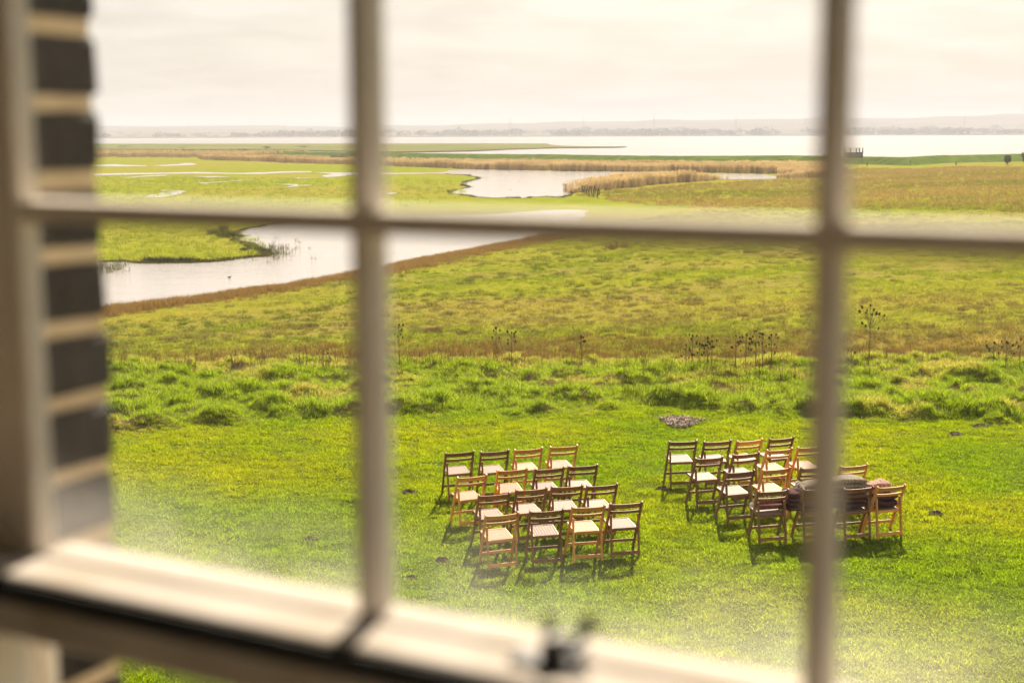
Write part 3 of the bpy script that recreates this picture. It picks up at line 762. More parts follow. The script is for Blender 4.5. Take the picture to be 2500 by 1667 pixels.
M_steel = noisy('galvanised_steel', (0.16, 0.16, 0.15), (0.24, 0.23, 0.21), scale=3, rough=0.6)
def pylon_mesh():
    mb = MB(); H = 50.0
    def wid(z): return 4.2 * (1 - z / 34) + 0.9 if z < 34 else 0.9
    lv = [0, 7, 13, 18.5, 23.5, 28, 31.5, 34, 38, 42, 46]
    for sx in (-1, 1):
        for sy in (-1, 1):
            mb.tube([(sx * wid(z), sy * wid(z), z) for z in lv] + [(0, 0, H)], [0.32] * len(lv) + [0.2], 4)
    for a, b in zip(lv[:-1], lv[1:]):
        for sx in (-1, 1):
            mb.bar((sx*wid(a), -wid(a), a), (sx*wid(b), wid(b), b), 0.25, 0.25, (0, 0, 1)); mb.bar((sx*wid(a), wid(a), a), (sx*wid(b), -wid(b), b), 0.25, 0.25, (0, 0, 1))
            mb.bar((-wid(a), sx*wid(a), a), (wid(b), sx*wid(b), b), 0.25, 0.25, (0, 1, 0)); mb.bar((wid(a), sx*wid(a), a), (-wid(b), sx*wid(b), b), 0.25, 0.25, (0, 1, 0))
    arm = MB()
    for z, l in ((31.5, 7.5), (37.5, 9.0), (43.5, 6.5)):
        for s in (-1, 1):
            for q in (-0.8, 0.8):
                arm.bar((0.6 * s, q, z), (l * s, 0, z), 0.25, 0.25, (0, 0, 1)); arm.bar((0.6 * s, q, z + 2.4), (l * s, 0, z), 0.25, 0.25, (0, 1, 0))
            arm.bar((l * s, 0, z), (l * s, 0, z - 2.6), 0.22, 0.22)
    return mb, arm
pm, am = pylon_mesh()
PYL = [(460, 311, 'leftmost pylon, left of the left glazing bar'), (693, 303, 'second pylon left of the left glazing bar'), (1245, 291, 'pylon third from the left on the hill'), (1425, 289, 'fourth pylon from the left, above the lakes'),
       (1797, 286, 'pylon just left of the right glazing bar'), (1965, 289, 'pylon nearest the right glazing bar on its left'), (2355, 283, 'pylon right of the right glazing bar, clearest of all')]
proto = None
for i, (px, py, lb) in enumerate(PYL):
    y = 4300.0; top = at_y(px, py, y); gzv = far_z(top.x, y) - 0.5
    if proto is None:
        proto = empty('electricity_pylon'); pm.build('tower', M_steel, proto); am.build('cross_arms', M_steel, proto); o = proto
    else: o = copy_tree(proto)
    s = max(0.6, (top.z - gzv) / 50.0)
    o.location = (top.x, y, gzv); o.scale = (s, s, s); o.rotation_euler.z = R(rng.uniform(-25, 25))
    tag(o, 'hazy steel lattice electricity ' + lb, 'pylon', 'pylons on the far hills')
# far mast and buildings
M_bld = noisy('far_render', (0.62, 0.58, 0.52), (0.75, 0.7, 0.64), scale=0.2, rough=0.9)
M_roof = noisy('far_roof', (0.18, 0.12, 0.1), (0.26, 0.17, 0.13), scale=0.3, rough=0.9)
M_dkwin = noisy('far_window', (0.03, 0.035, 0.04), (0.05, 0.05, 0.055), scale=1, rough=0.2, spec=0.5)
p = at_y(1597, 279, 4000); g0 = far_z(p.x, 4000) - 0.5
mast = empty('radio_mast', (p.x, 4000, g0)); hm = p.z - g0
mb = MB().tube([(0, 0, 0), (0, 0, hm * 0.75), (0, 0, hm)], [1.6, 1.1, 0.3], 6); mb.build('mast_column', M_steel, mast)
for k in range(3): MB().tube([(0, 0, hm * (0.62 + 0.1 * k)), (0, 0, hm * (0.64 + 0.1 * k))], [2.4, 2.4], 8).build('antenna_ring', M_steel, mast)
tag(mast, 'tall thin mast on the hazy skyline, above the second lake', 'mast')
def far_house(px, y, w, d, h, lb, wide=False):
    q = at_y(px, 333, y); g = far_z(q.x, y) - 0.6
    t = empty('farmhouse', (q.x, y, g))
    MB().box(-w/2, w/2, -d/2, d/2, 0, h).build('wall', M_bld, t)
    rf = MB(); rf.add([(-w/2-.5, -d/2-.5, h+.01), (w/2+.5, -d/2-.5, h+.01), (w/2+.5, d/2+.5, h+.01), (-w/2-.5, d/2+.5, h+.01), (-w/2-.5, 0, h + d * 0.45), (w/2+.5, 0, h + d * 0.45)], [(0,1,5,4), (2,3,4,5), (1,2,5), (3,0,4), (3,2,1,0)])
    r2 = rf.build('roof', M_roof, t)
    MB().box(w*0.3, w*0.3 + 1, -.5, .5, h + d * 0.3, h + d * 0.45 + 1.6).build('chimney', M_roof, r2)
    k = int(w / 5)
    for i in range(k):
        x = -w/2 + (i + 0.5) * w / k
        MB().box(x - .7, x + .7, -d/2 - .05, -d/2 + .02, h * 0.35, h * 0.7).build('window', M_dkwin, t)
    tag(t, lb, 'house')
far_house(1600, 3350, 34, 12, 6.5, 'long pale building on the far bank below the thin mast')
far_house(1640, 3330, 16, 10, 5.5, 'small pale house right of the long building on the far bank')
far_house(1735, 3300, 20, 10, 5, 'pale house on the far bank left of the right glazing bar')
far_house(2375, 3250, 40, 14, 6, 'long low pale barn on the far bank below the right hand pylon')
far_house(1800, 3500, 18, 10, 6, 'pale farmhouse among trees, nearest the right glazing bar')

# ------------------------------------------------------------------ window and house
WROT = R(-29)
TV = Vector((math.cos(WROT), math.sin(WROT), 0)); NV = Vector((-math.sin(WROT), math.cos(WROT), 0))
C0 = Vector((0, 0.95, 0)) - NV * 0.07
def W(a, n, z): return C0 + TV * a + NV * n + Vector((0, 0, z))
M_paint = noisy('old_cream_gloss_paint', (0.74, 0.665, 0.565), (0.82, 0.75, 0.65), scale=18, rough=0.8, bump=0.06, bscale=60, spec=0.12)
M_rail = noisy('toned_down_rail_paint', (0.38, 0.338, 0.29), (0.46, 0.415, 0.36), scale=14, rough=0.85, bump=0.08, bscale=70, spec=0.1, c3=(0.36, 0.31, 0.25), scale3=9)  # bar paint darkened for the rail so its sunlit top stays unclipped
M_shade_band = noisy('painted_shade_band', (0.012, 0.014, 0.014), (0.02, 0.022, 0.022), scale=30, rough=0.7)  # near-black colour painting the dark shade gap on the rail
M_plaster = noisy('room_plaster', (0.27, 0.245, 0.205), (0.32, 0.29, 0.25), scale=3, rough=0.9, bump=0.05)
M_floorw = noisy('floor_boards', (0.46, 0.35, 0.22), (0.56, 0.43, 0.29), scale=12, rough=0.9)
M_brick = noisy('dark_stock_brick', (0.006, 0.006, 0.006), (0.02, 0.016, 0.015), scale=22, rough=0.85, bump=0.35, bscale=50, rand=0.25)
M_mortar = noisy('lime_mortar', (0.62, 0.47, 0.28), (0.74, 0.58, 0.38), scale=40, rough=0.95, bump=0.3, bscale=80)
M_iron = noisy('black_iron', (0.012, 0.012, 0.014), (0.03, 0.028, 0.026), scale=60, rough=0.45, spec=0.5)

def glass_mat():
    M, N, L = mat_new('window_glass')
    o = N('ShaderNodeOutputMaterial')
    tr = N('ShaderNodeBsdfTransparent'); tr.inputs[0].default_value = (0.965, 0.97, 0.955, 1)
    gl = N('ShaderNodeBsdfGlossy'); gl.inputs['Roughness'].default_value = 0.0
    fr = N('ShaderNodeFresnel'); fr.inputs[0].default_value = 1.52
    k = N('ShaderNodeMath'); k.operation = 'MULTIPLY'; k.inputs[1].default_value = 1.9; k.use_clamp = True; L(fr.outputs[0], k.inputs[0])
    mx = N('ShaderNodeMixShader'); L(k.outputs[0], mx.inputs[0]); L(tr.outputs[0], mx.inputs[1]); L(gl.outputs[0], mx.inputs[2])
    # film of slight dust plus painted rail reflection, thicker along each pane's bottom edge
    tcn = N('ShaderNodeTexCoord'); n1 = N('ShaderNodeTexNoise'); n1.inputs['Scale'].default_value = 9; n1.inputs['Detail'].default_value = 5
    L(tcn.outputs['Object'], n1.inputs['Vector'])
    at = N('ShaderNodeAttribute'); at.attribute_name = 'rise'
    inv = N('ShaderNodeMapRange'); inv.inputs[1].default_value = 0.0; inv.inputs[2].default_value = 0.32; inv.inputs[3].default_value = 1.0; inv.inputs[4].default_value = 0.0
    inv.interpolation_type = 'SMOOTHSTEP'; L(at.outputs['Fac'], inv.inputs[0])
    m1 = N('ShaderNodeMath'); m1.operation = 'MULTIPLY_ADD'; m1.inputs[1].default_value = 0.12; m1.inputs[2].default_value = 0.003
    L(inv.outputs[0], m1.inputs[0])
    m2 = N('ShaderNodeMath'); m2.operation = 'MULTIPLY'; L(m1.outputs[0], m2.inputs[0])
    nr_ = N('ShaderNodeMapRange'); nr_.inputs[1].default_value = 0.35; nr_.inputs[2].default_value = 0.65; nr_.inputs[3].default_value = 0.3; nr_.inputs[4].default_value = 1.4
    L(n1.outputs[0], nr_.inputs[0]); L(nr_.outputs[0], m2.inputs[1])
    df = N('ShaderNodeBsdfTranslucent'); df.inputs[0].default_value = (0.8, 0.76, 0.7, 1)
    mx2 = N('ShaderNodeMixShader'); L(m2.outputs[0], mx2.inputs[0]); L(mx.outputs[0], mx2.inputs[1]); L(df.outputs[0], mx2.inputs[2])
    L(mx2.outputs[0], o.inputs[0])
    return M
M_glass = glass_mat()

ZM, ZR = 5.438, 5.152                       # glazing bar and meeting rail heights
PW, PH = 0.331, 0.287
AB = [-0.1135, -0.1135 + PW, -0.1135 + 2 * PW]
AL, AR = AB[0] - PW - 0.006, AB[2] + PW
win = empty('sash_window', C0, WROT)
tag(win, 'old cream painted sash window with blurred glazing bars and black fastener', 'window')

def bar_profile(half_nose, half, n0, n1, n2):
    return [(-half_nose, n0), (half_nose, n0), (half * 0.8, n0 + (n1 - n0) * 0.45), (half, n1), (half, n1 + .003), (half * 0.7, n2), (-half * 0.7, n2), (-half, n1 + .003), (-half, n1), (-half * 0.8, n0 + (n1 - n0) * 0.45)]
def vbar(parent, a, z0, z1, pr):
    V = []; n = len(pr)
    for z in (z0, z1): V += [(a + p, q, z) for p, q in pr]
    Fc = [(i, (i+1) % n, n + (i+1) % n, n + i) for i in range(n)] + [tuple(range(n-1, -1, -1)), tuple(range(n, 2*n))]
    mesh_obj('glazing_bar', V, Fc, M_paint, parent)
def hbar(parent, z, a0, a1, pr):
    V = []; n = len(pr)
    for a in (a0, a1): V += [(a, q, z + p) for p, q in pr]
    Fc = [(n + i, n + (i+1) % n, (i+1) % n, i) for i in range(n)] + [tuple(range(n)), tuple(range(2*n-1, n-1, -1))]
    mesh_obj('glazing_bar', V, Fc, M_paint, parent)
def pane(parent, a0, a1, z0, z1, n):
    NXP, NZP = 4, 28; V = []; Fc = []; rise = []
    for j in range(NZP + 1):
        for i in range(NXP + 1):
            a = a0 + (a1 - a0) * i / NXP; t = j / NZP; z = z0 + (z1 - z0) * t
            V.append((a, n, z)); rise.append((z - z0) / 0.287 if z0 < ZM - 0.05 else 0.20 + (z - z0) / 0.287 * 4.0)
    for j in range(NZP):
        for i in range(NXP): k = j * (NXP + 1) + i; Fc.append((k, k + 1, k + NXP + 2, k + NXP + 1))
    o = mesh_obj('pane', V, Fc, M_glass, parent)
    at = o.data.attributes.new('rise', 'FLOAT', 'POINT'); at.data.foreach_set('value', rise)
    return o
# upper sash (outer track)
us = bpy.data.objects.new('upper_sash', None); link(us, win)
PRU = bar_profile(0.0050, 0.0098, 0.053, 0.069, 0.081)
ZT = ZM + 2 * PH + 0.25
MB().cbox(AL - 0.05, AL + 0.006, 0.05, 0.075, ZR - 0.045, ZT + 0.06, 0.003).build('stile', M_paint, us)
MB().cbox(AR - 0.006, AR + 0.05, 0.05, 0.093, ZR - 0.045, ZT + 0.06, 0.003).build('stile', M_paint, us)
MB().cbox(AL + 0.0065, AR - 0.0065, 0.05, 0.091, ZR - 0.043, ZR + 0.002, 0.002).build('meeting_rail', M_rail, us)
MB().cbox(AL + 0.0065, AR - 0.0065, 0.05, 0.091, ZT, ZT + 0.058, 0.003).build('top_rail', M_paint, us)
zs = [ZM, ZM + PH, ZM + 2 * PH]
for a in AB: vbar(us, a, ZR + 0.001, ZT + 0.002, PRU)
PRH = [(p * 0.985, q + 0.0003) for p, q in bar_profile(0.0082, 0.0098, 0.053, 0.069, 0.081)]
edges = [AL + 0.006] + AB + [AR - 0.006]
for z in zs:
    for a0, a1 in zip(edges[:-1], edges[1:]): hbar(us, z, a0 + (0.004 if a0 in AB else 0.0), a1 - (0.004 if a1 in AB else 0.0), PRH)
zl = [ZR + 0.002] + zs + [ZT]
for a0, a1 in zip(edges[:-1], edges[1:]):
    for z0, z1 in zip(zl[:-1], zl[1:]): pane(us, a0, a1, z0, z1, 0.0705)
# lower sash (inner track)
ls = bpy.data.objects.new('lower_sash', None); link(ls, win)
ZB = ZR - 0.055
PRL = bar_profile(0.0048, 0.0105, 0.004, 0.020, 0.036)
zbot = ZR - 1.4 * PH - 0.08  # lower sash shortened to lift the added bounce board nearer the bars
MB().cbox(AL - 0.05, AL + 0.006, 0.0, 0.044, zbot, ZR - 0.0555, 0.003).build('stile', M_paint, ls)
MB().cbox(AR - 0.006, AR + 0.05, 0.0, 0.044, zbot, ZR - 0.0555, 0.003).build('stile', M_paint, ls)
rl = MB()
prr = [(0.0, ZR - 0.0), (0.0, ZR - 0.048), (0.004, ZR - 0.052), (0.012, ZR - 0.054), (0.0485, ZR - 0.054), (0.0485, ZR + 0.0005), (0.003, ZR + 0.0015)]
V = []
for a in (AL - 0.05, AR + 0.05): V += [(a, q, z) for q, z in prr]
k = len(prr)
rl.add(V, [((i+1) % k, i, k + i, k + (i+1) % k) for i in range(k)] + [tuple(range(k)), tuple(range(2*k-1, k-1, -1))])
rl.build('meeting_rail', M_rail, ls)
MB().box(AL - 0.05, AR + 0.05, -0.004, -0.0002, ZR - 0.0200, ZR - 0.002).build('shade_band', M_shade_band, ls)  # flat strip that draws the shade band across the rail's inner face
MB().cbox(AL + 0.0065, AR - 0.0065, 0.0, 0.043, zbot, zbot + 0.08, 0.003).build('bottom_rail', M_paint, ls)
for a in AB: vbar(ls, a, zbot + 0.08, ZB, PRL)
zsl = []
PRLH = [(p * 0.985, q + 0.0003) for p, q in PRL]
for z in zsl:
    for a0, a1 in zip(edges[:-1], edges[1:]): hbar(ls, z, a0 + (0.004 if a0 in AB else 0.0), a1 - (0.004 if a1 in AB else 0.0), PRLH)
zl = [zbot + 0.08] + zsl[::-1] + [ZB]
for a0, a1 in zip(edges[:-1], edges[1:]):
    for z0, z1 in zip(zl[:-1], zl[1:]): pane(ls, a0, a1, z0, z1, 0.0225)
# box frame
fr = bpy.data.objects.new('box_frame', None); link(fr, win)
for s, a0, a1 in ((-1, AL - 0.075, AL - 0.0515), (1, AR + 0.0515, AR + 0.075)):
    MB().box(a0, a1, -0.06, 0.112, zbot - 0.03, ZT + 0.10).build('pulley_stile', M_paint, fr)
    b0, b1 = (a1, a1 + 0.014) if s < 0 else (a0 - 0.014, a0)
    MB().cbox(b0 + .0003, b1, -0.020, -0.003, zbot - 0.02, ZT + 0.06, 0.003).build('staff_bead', M_paint, fr)
    MB().cbox(b0 + .0003, b1, 0.0945, 0.1115, zbot - 0.02, ZT + 0.06, 0.003).build('outer_lining', M_paint, fr)
MB().box(AL - 0.075, AR + 0.075, -0.06, 0.112, ZT + 0.062, ZT + 0.10).build('head', M_paint, fr)
MB().cbox(AL - 0.16, AR + 0.16, -0.16, -0.0005, zbot - 0.045, zbot - 0.012, 0.006).build('sill', M_paint, fr)
MB().cbox(AL - 0.10, AR + 0.10, 0.0005, 0.24, zbot - 0.09, zbot - 0.0305, 0.008).build('outer_sill', M_paint, fr)
# fastener on the meeting rail
fs = bpy.data.objects.new('fastener', None); link(fs, win)
fa = 0.046
fz = ZR + 0.0025
MB().cbox(fa - 0.024, fa + 0.024, 0.022, 0.044, fz, fz + 0.004, 0.0012).build('base_plate', M_iron, fs)
MB().cbox(fa - 0.016, fa + 0.016, 0.053, 0.066, fz, fz + 0.0035, 0.001).build('keeper', M_iron, fs)
MB().tube([(fa - 0.012, 0.059, fz), (fa - 0.012, 0.059, fz + 0.012), (fa - 0.010, 0.056, fz + 0.019), (fa - 0.012, 0.059, fz + 0.022)], [0.004, 0.004, 0.005, 0.003], 8).build('keeper_hook', M_iron, fs)
MB().tube([(fa + 0.004, 0.034, fz + 0.003), (fa + 0.004, 0.034, fz + 0.015), (fa + 0.004, 0.034, fz + 0.018)], [0.009, 0.008, 0.005], 12).build('pivot', M_iron, fs)
MB().tube([(fa + 0.004, 0.036, fz + 0.013), (fa + 0.015, 0.044, fz + 0.014), (fa + 0.018, 0.056, fz + 0.018), (fa + 0.018, 0.060, fz + 0.026)], [0.005, 0.0045, 0.005, 0.0065], 8).build('lever', M_iron, fs)

# the house round the window
house = empty('house', C0, WROT)
tag(house, 'dark brick house with pale mortar whose reveal shows left of the window', 'house')
A0w, A1w = AL - 0.0755, AR + 0.0755
Z0w, Z1w = zbot - 0.0905, ZT + 0.1005
AO = -0.505                                   # brick face of the left outer reveal
def wallbox(nm, mat, *a): return MB().box(*a).build(nm, mat, house)
wallbox('outer_wall', M_mortar, -2.6, AO - 0.215, 0.09, 0.172, -1.0, 7.6)
wallbox('outer_wall', M_mortar, AR + 0.052, 3.6, 0.113, 0.172, -1.0, 7.6)
wallbox('outer_wall', M_mortar, AO - 0.215, AR + 0.052, 0.113, 0.172, -1.0, Z0w)
wallbox('outer_wall', M_mortar, AO - 0.215, AR + 0.052, 0.113, 0.172, Z1w, 7.6)
wallbox('inner_wall', M_plaster, -2.6, A0w, -0.12, 0.0895, 3.0, 7.0)
wallbox('inner_wall', M_plaster, A1w, 3.6, -0.12, 0.1125, 3.0, 7.0)
wallbox('inner_wall', M_plaster, A0w, A1w, -0.12, 0.1125, 3.0, Z0w)
wallbox('inner_wall', M_plaster, A0w, A1w, -0.12, 0.1125, Z1w, 7.0)
wallbox('side_wall', M_plaster, -2.75, -2.605, -4.4, 0.11, 3.0, 7.0)
wallbox('side_wall', M_plaster, 3.605, 3.75, -4.4, 0.11, 3.0, 7.0)
wallbox('back_wall', M_plaster, -2.75, 3.75, -4.55, -4.405, 3.0, 7.0)
M_bounce = noisy('pale_bounce_cover', (0.70, 0.60, 0.46), (0.78, 0.68, 0.54), scale=25, rough=0.95)
MB().cbox(AL - 0.07, AR + 0.07, -0.66, -0.165, zbot - 0.14, zbot - 0.014, 0.02).build('added_bounce_board', M_bounce, house)  # unseen piece added to throw sunlight up onto the glazing bars
wallbox('added_bounce_board_front', M_plaster, AL - 0.07, AR + 0.07, -0.62, -0.59, 3.0, zbot - 0.142)
wallbox('floor', M_floorw, -2.75, 3.75, -4.55, 0.11, 2.8, 2.995)
wallbox('ceiling', M_plaster, -2.75, 3.75, -4.55, 0.11, 7.005, 7.2)
# brick corner of the reveal: each brick a piece
rev = wallbox('reveal', M_mortar, AO - 0.2148, AO - 0.005, 0.0905, 0.2025, 3.2, 7.4)
def brick_mesh(ln, seed):
    b = MB().cbox(-ln, 0, 0.0, 0.117, 0, 0.0535, 0.006)
    r = np.random.default_rng(seed)
    v = [(p[0] + r.uniform(-.0025, .0025), p[1] + r.uniform(-.003, .003), p[2] + r.uniform(-.0018, .0018)) for p in b.v]
    me = bpy.data.meshes.new('brick'); me.from_pydata(v, [], b.f); me.materials.append(M_brick); return me
bms = [brick_mesh(0.205, 11 + k) for k in range(5)] + [brick_mesh(0.1, 21 + k) for k in range(4)]
zc = 5.5 + 0.10 - 0.067 * 33
i = 0
while zc < 7.2:
    bk = bpy.data.objects.new('brick', bms[(i // 2) % 5 if i % 2 == 0 else 5 + (i // 2) % 4])
    link(bk, rev); bk.location = (AO + float(rng.uniform(-0.002, 0.002)), 0.0915, zc); bk.rotation_euler.z = R(float(rng.uniform(-0.8, 0.8)))
    zc += 0.067; i += 1

# ------------------------------------------------------------------ chairs
def wood(name, c1, c2, rough, spec=0.4, coat=0.1):
    M, N, L = mat_new(name)
    o = N('ShaderNodeOutputMaterial'); b = N('ShaderNodeBsdfPrincipled'); L(b.outputs[0], o.inputs[0])
    t = N('ShaderNodeTexCoord'); mp = N('ShaderNodeMapping'); mp.inputs['Scale'].default_value = (6, 6, 1.2); L(t.outputs['Object'], mp.inputs[0])
    oi = N('ShaderNodeObjectInfo'); ad = N('ShaderNodeVectorMath'); ad.operation = 'ADD'; L(mp.outputs[0], ad.inputs[0]); L(oi.outputs['Location'], ad.inputs[1])
    n = N('ShaderNodeTexNoise'); n.inputs['Scale'].default_value = 9; n.inputs['Detail'].default_value = 6; L(ad.outputs[0], n.inputs['Vector'])
    r = N('ShaderNodeValToRGB'); r.color_ramp.elements[0].position = 0.3; r.color_ramp.elements[1].position = 0.7
    r.color_ramp.elements[0].color = (*c1, 1); r.color_ramp.elements[1].color = (*c2, 1); L(n.outputs[0], r.inputs[0])
    hs = N('ShaderNodeHueSaturation'); mr = N('ShaderNodeMapRange'); mr.inputs[3].default_value = 0.78; mr.inputs[4].default_value = 1.25
    L(oi.outputs['Random'], mr.inputs[0]); L(mr.outputs[0], hs.inputs['Value']); L(r.outputs[0], hs.inputs['Color'])
    L(hs.outputs[0], b.inputs['Base Color']); b.inputs['Roughness'].default_value = rough; b.inputs['Specular IOR Level'].default_value = spec
    b.inputs['Coat Weight'].default_value = coat; b.inputs['Coat Roughness'].default_value = 0.35
    return M
WOODS = {'d': wood('dark_varnished_beech', (0.155, 0.073, 0.03), (0.29, 0.14, 0.06), 0.5, 0.25, 0.04),
         'l': wood('light_varnished_beech', (0.54, 0.245, 0.06), (0.70, 0.345, 0.10), 0.5, 0.25, 0.04)}
SEATS = {'d': wood('dark_chair_seat', (0.17, 0.115, 0.08), (0.25, 0.175, 0.125), 0.6, 0.15, 0),
         'l': wood('light_chair_seat', (0.23, 0.145, 0.07), (0.32, 0.205, 0.105), 0.6, 0.15, 0)}
CW, CH, YT, YF = 0.452, 0.75, -0.145, 0.185
def post_y(z): return YF + (YT - YF) * z / CH
def make_chair(kind):
    wd, sdm = WOODS[kind], SEATS[kind]
    t = empty('folding_chair')
    hx = CW / 2 - 0.011
    for s in (-1, 1):
        b = MB().bar((s * hx, post_y(0), 0), (s * hx, post_y(CH), CH), 0.025, 0.045, (1, 0, 0), 0.004)
        b.build('front_leg', wd, t)
        xr = hx - 0.0265
        b = MB().bar((s * xr, -0.155, 0), (s * xr, post_y(0.572) - 0.014, 0.572), 0.023, 0.038, (1, 0, 0), 0.004)
        b.build('rear_leg', wd, t)
    def slat(z0, z1, nm):
        V = []; Fc = []; K = 10
        for i in range(K + 1):
            u = -1 + 2 * i / K; x = u * (hx - 0.004); bow = -0.034 * (1 - u * u)
            for (zz_, th) in ((z0, -0.008), (z1, -0.008), (z1, 0.008), (z0, 0.008)):
                V.append((x, post_y(zz_) + bow + th, zz_))
        for i in range(K):
            for j in range(4): Fc.append((i*4+j, i*4+(j+1) % 4, (i+1)*4+(j+1) % 4, (i+1)*4+j))
        Fc += [(3, 2, 1, 0), (K*4, K*4+1, K*4+2, K*4+3)]
        mesh_obj(nm, V, Fc, wd, t)
    slat(0.668, 0.731, 'back_slat'); slat(0.592, 0.631, 'back_slat')
    MB().bar((-hx + 0.011, post_y(0.17), 0.17), (hx - 0.011, post_y(0.17), 0.17), 0.036, 0.016, (0, 0, 1), 0.003).build('front_stretcher', wd, t)
    MB().bar((-hx + 0.033, -0.148, 0.075), (hx - 0.033, -0.148, 0.075), 0.046, 0.015, (0, 0, 1), 0.003).build('rear_stretcher', wd, t)
    # seat: frame, slatted panel, rear apron
    zs0, zs1, ys0, ys1 = 0.385, 0.420, -0.105, 0.262
    def sz_(y): return zs0 + (zs1 - zs0) * (y - ys0) / (ys1 - ys0)
    st = MB()
    wr, wf = hx - 0.041, hx + 0.001
    for s in (-1, 1): st.bar((s * (wr - 0.012), ys0, sz_(ys0)), (s * (wr - 0.012), ys1, sz_(ys1)), 0.024, 0.022, (1, 0, 0), 0.003)
    st.bar((-wr, ys1 - 0.01, sz_(ys1)), (wr, ys1 - 0.01, sz_(ys1)), 0.026, 0.0235, (0, 0, 1), 0.004)
    st.bar((-wr, ys0 + 0.008, sz_(ys0) - 0.006), (wr, ys0 + 0.008, sz_(ys0) - 0.006), 0.036, 0.02, (0, 0, 1), 0.003)
    st.build('seat_frame', wd, t)
    pn = MB(); k = 8; w0 = -wr + 0.0265; wt = (2 * wr - 0.053) / k
    for i in range(k):
        xa, xb = w0 + i * wt + 0.0016, w0 + (i + 1) * wt - 0.0016
        V = []
        for y, dz in ((ys0 + 0.006, 0.013), (ys0 + 0.07, 0.008), (ys1 - 0.09, 0.008), (ys1 - 0.026, 0.010)):
            V += [(xa, y, sz_(y) + dz - 0.01), (xb, y, sz_(y) + dz - 0.01), (xb, y, sz_(y) + dz), (xa, y, sz_(y) + dz)]
        Fc = [(3, 2, 1, 0), (12, 13, 14, 15)]
        for j in range(3):
            for q in range(4): Fc.append((j*4+q, j*4+(q+1) % 4, (j+1)*4+(q+1) % 4, (j+1)*4+q))
        pn.add(V, Fc)
    so = pn.build('seat', sdm, t); so['kind'] = 'stuff'
    MB().bar((-hx + 0.011, post_y(0.362), 0.362), (hx - 0.011, post_y(0.362), 0.362), 0.03, 0.016, (0, 0, 1), 0.003).build('seat_bearer', wd, t)
    return t
PROTO = {k: make_chair(k) for k in 'dl'}
usedp = {'d': False, 'l': False}
def z1p(x, y): return (1050 + x * 0.2551, 1050 + y * 0.2551)
def z2p(x, y): return (1550 + x * 0.2976, 1020 + y * 0.2976)
LEFT = [[('d', 150, 215, 432, 195), ('d', 487, 200, 767, 180), ('l', 812, 185, 1090, 165), ('l', 1138, 158, 1418, 138)],
        [('l', 255, 440, 555, 405), ('l', 645, 380, 942, 362), ('d', 1000, 355, 1297, 330), ('d', 1315, 332, 1612, 315)],
        [('d', 458, 612, 770, 580), ('d', 815, 575, 1128, 545), ('d', 1155, 542, 1465, 525), ('d', 1490, 525, 1805, 500)],
        [('l', 527, 792, 860, 760), ('d', 958, 750, 1285, 735), ('l', 1345, 730, 1675, 708), ('d', 1710, 698, 2035, 675)]]
RIGHT = [[('d', 280, 192, 512, 198), ('d', 568, 192, 800, 190), ('l', 832, 195, 1062, 172), ('d', 1097, 168, 1320, 140)],
         [('d', 492, 338, 730, 322), ('d', 805, 312, 1038, 285), ('l', 1068, 275, 1298, 248), ('l', 1328, 250, 1560, 232)],
         [('d', 740, 455, 992, 435), ('l', 1043, 428, 1298, 405), ('d', 1350, 408, 1600, 392), ('l', 1678, 392, 1930, 375)],
         [('d', 1007, 597, 1272, 590), ('d', 1370, 588, 1640, 575), ('d', 1705, 568, 1975, 552), ('l', 1970, 560, 2230, 535)]]
ROWN = ['farthest row', 'second farthest row', 'second nearest row', 'nearest row']
COLN = ['leftmost', 'second from left', 'third from left', 'rightmost']
CHAIRS = {}
for blk, rows, zp in (('left', LEFT, z1p), ('right', RIGHT, z2p)):
    for ri, row in enumerate(rows):
        for ci, (kd, xa, ya, xb, yb) in enumerate(row):
            pa = at_z(*zp(xa, ya), CH); pb = at_z(*zp(xb, yb), CH)
            mid = (pa + pb) / 2; yaw = math.atan2(pb.y - pa.y, pb.x - pa.x)
            yaw = 0.7 * yaw + 0.3 * R(16) if blk == 'left' else 0.4 * yaw + 0.6 * R(19)
            o = PROTO[kd] if not usedp[kd] else copy_tree(PROTO[kd]); usedp[kd] = True
            # the top of the back stands at local y = YT
            ox = mid.x + math.sin(yaw) * YT; oy = mid.y - math.cos(yaw) * YT
            o.location = (ox, oy, float(ground(ox, oy)) - 0.004 + 0.0)
            o.rotation_euler = (R(rng.uniform(-1, 1)), R(rng.uniform(-1, 1)), yaw)
            tn = 'dark brown' if kd == 'd' else 'orange brown'
            tag(o, f'{tn} wooden folding chair, {COLN[ci]} in {ROWN[ri]} of {blk} block', 'chair', 'folding chairs set out in rows on the lawn')
            CHAIRS[(blk, ri, ci)] = (Vector(o.location), yaw)

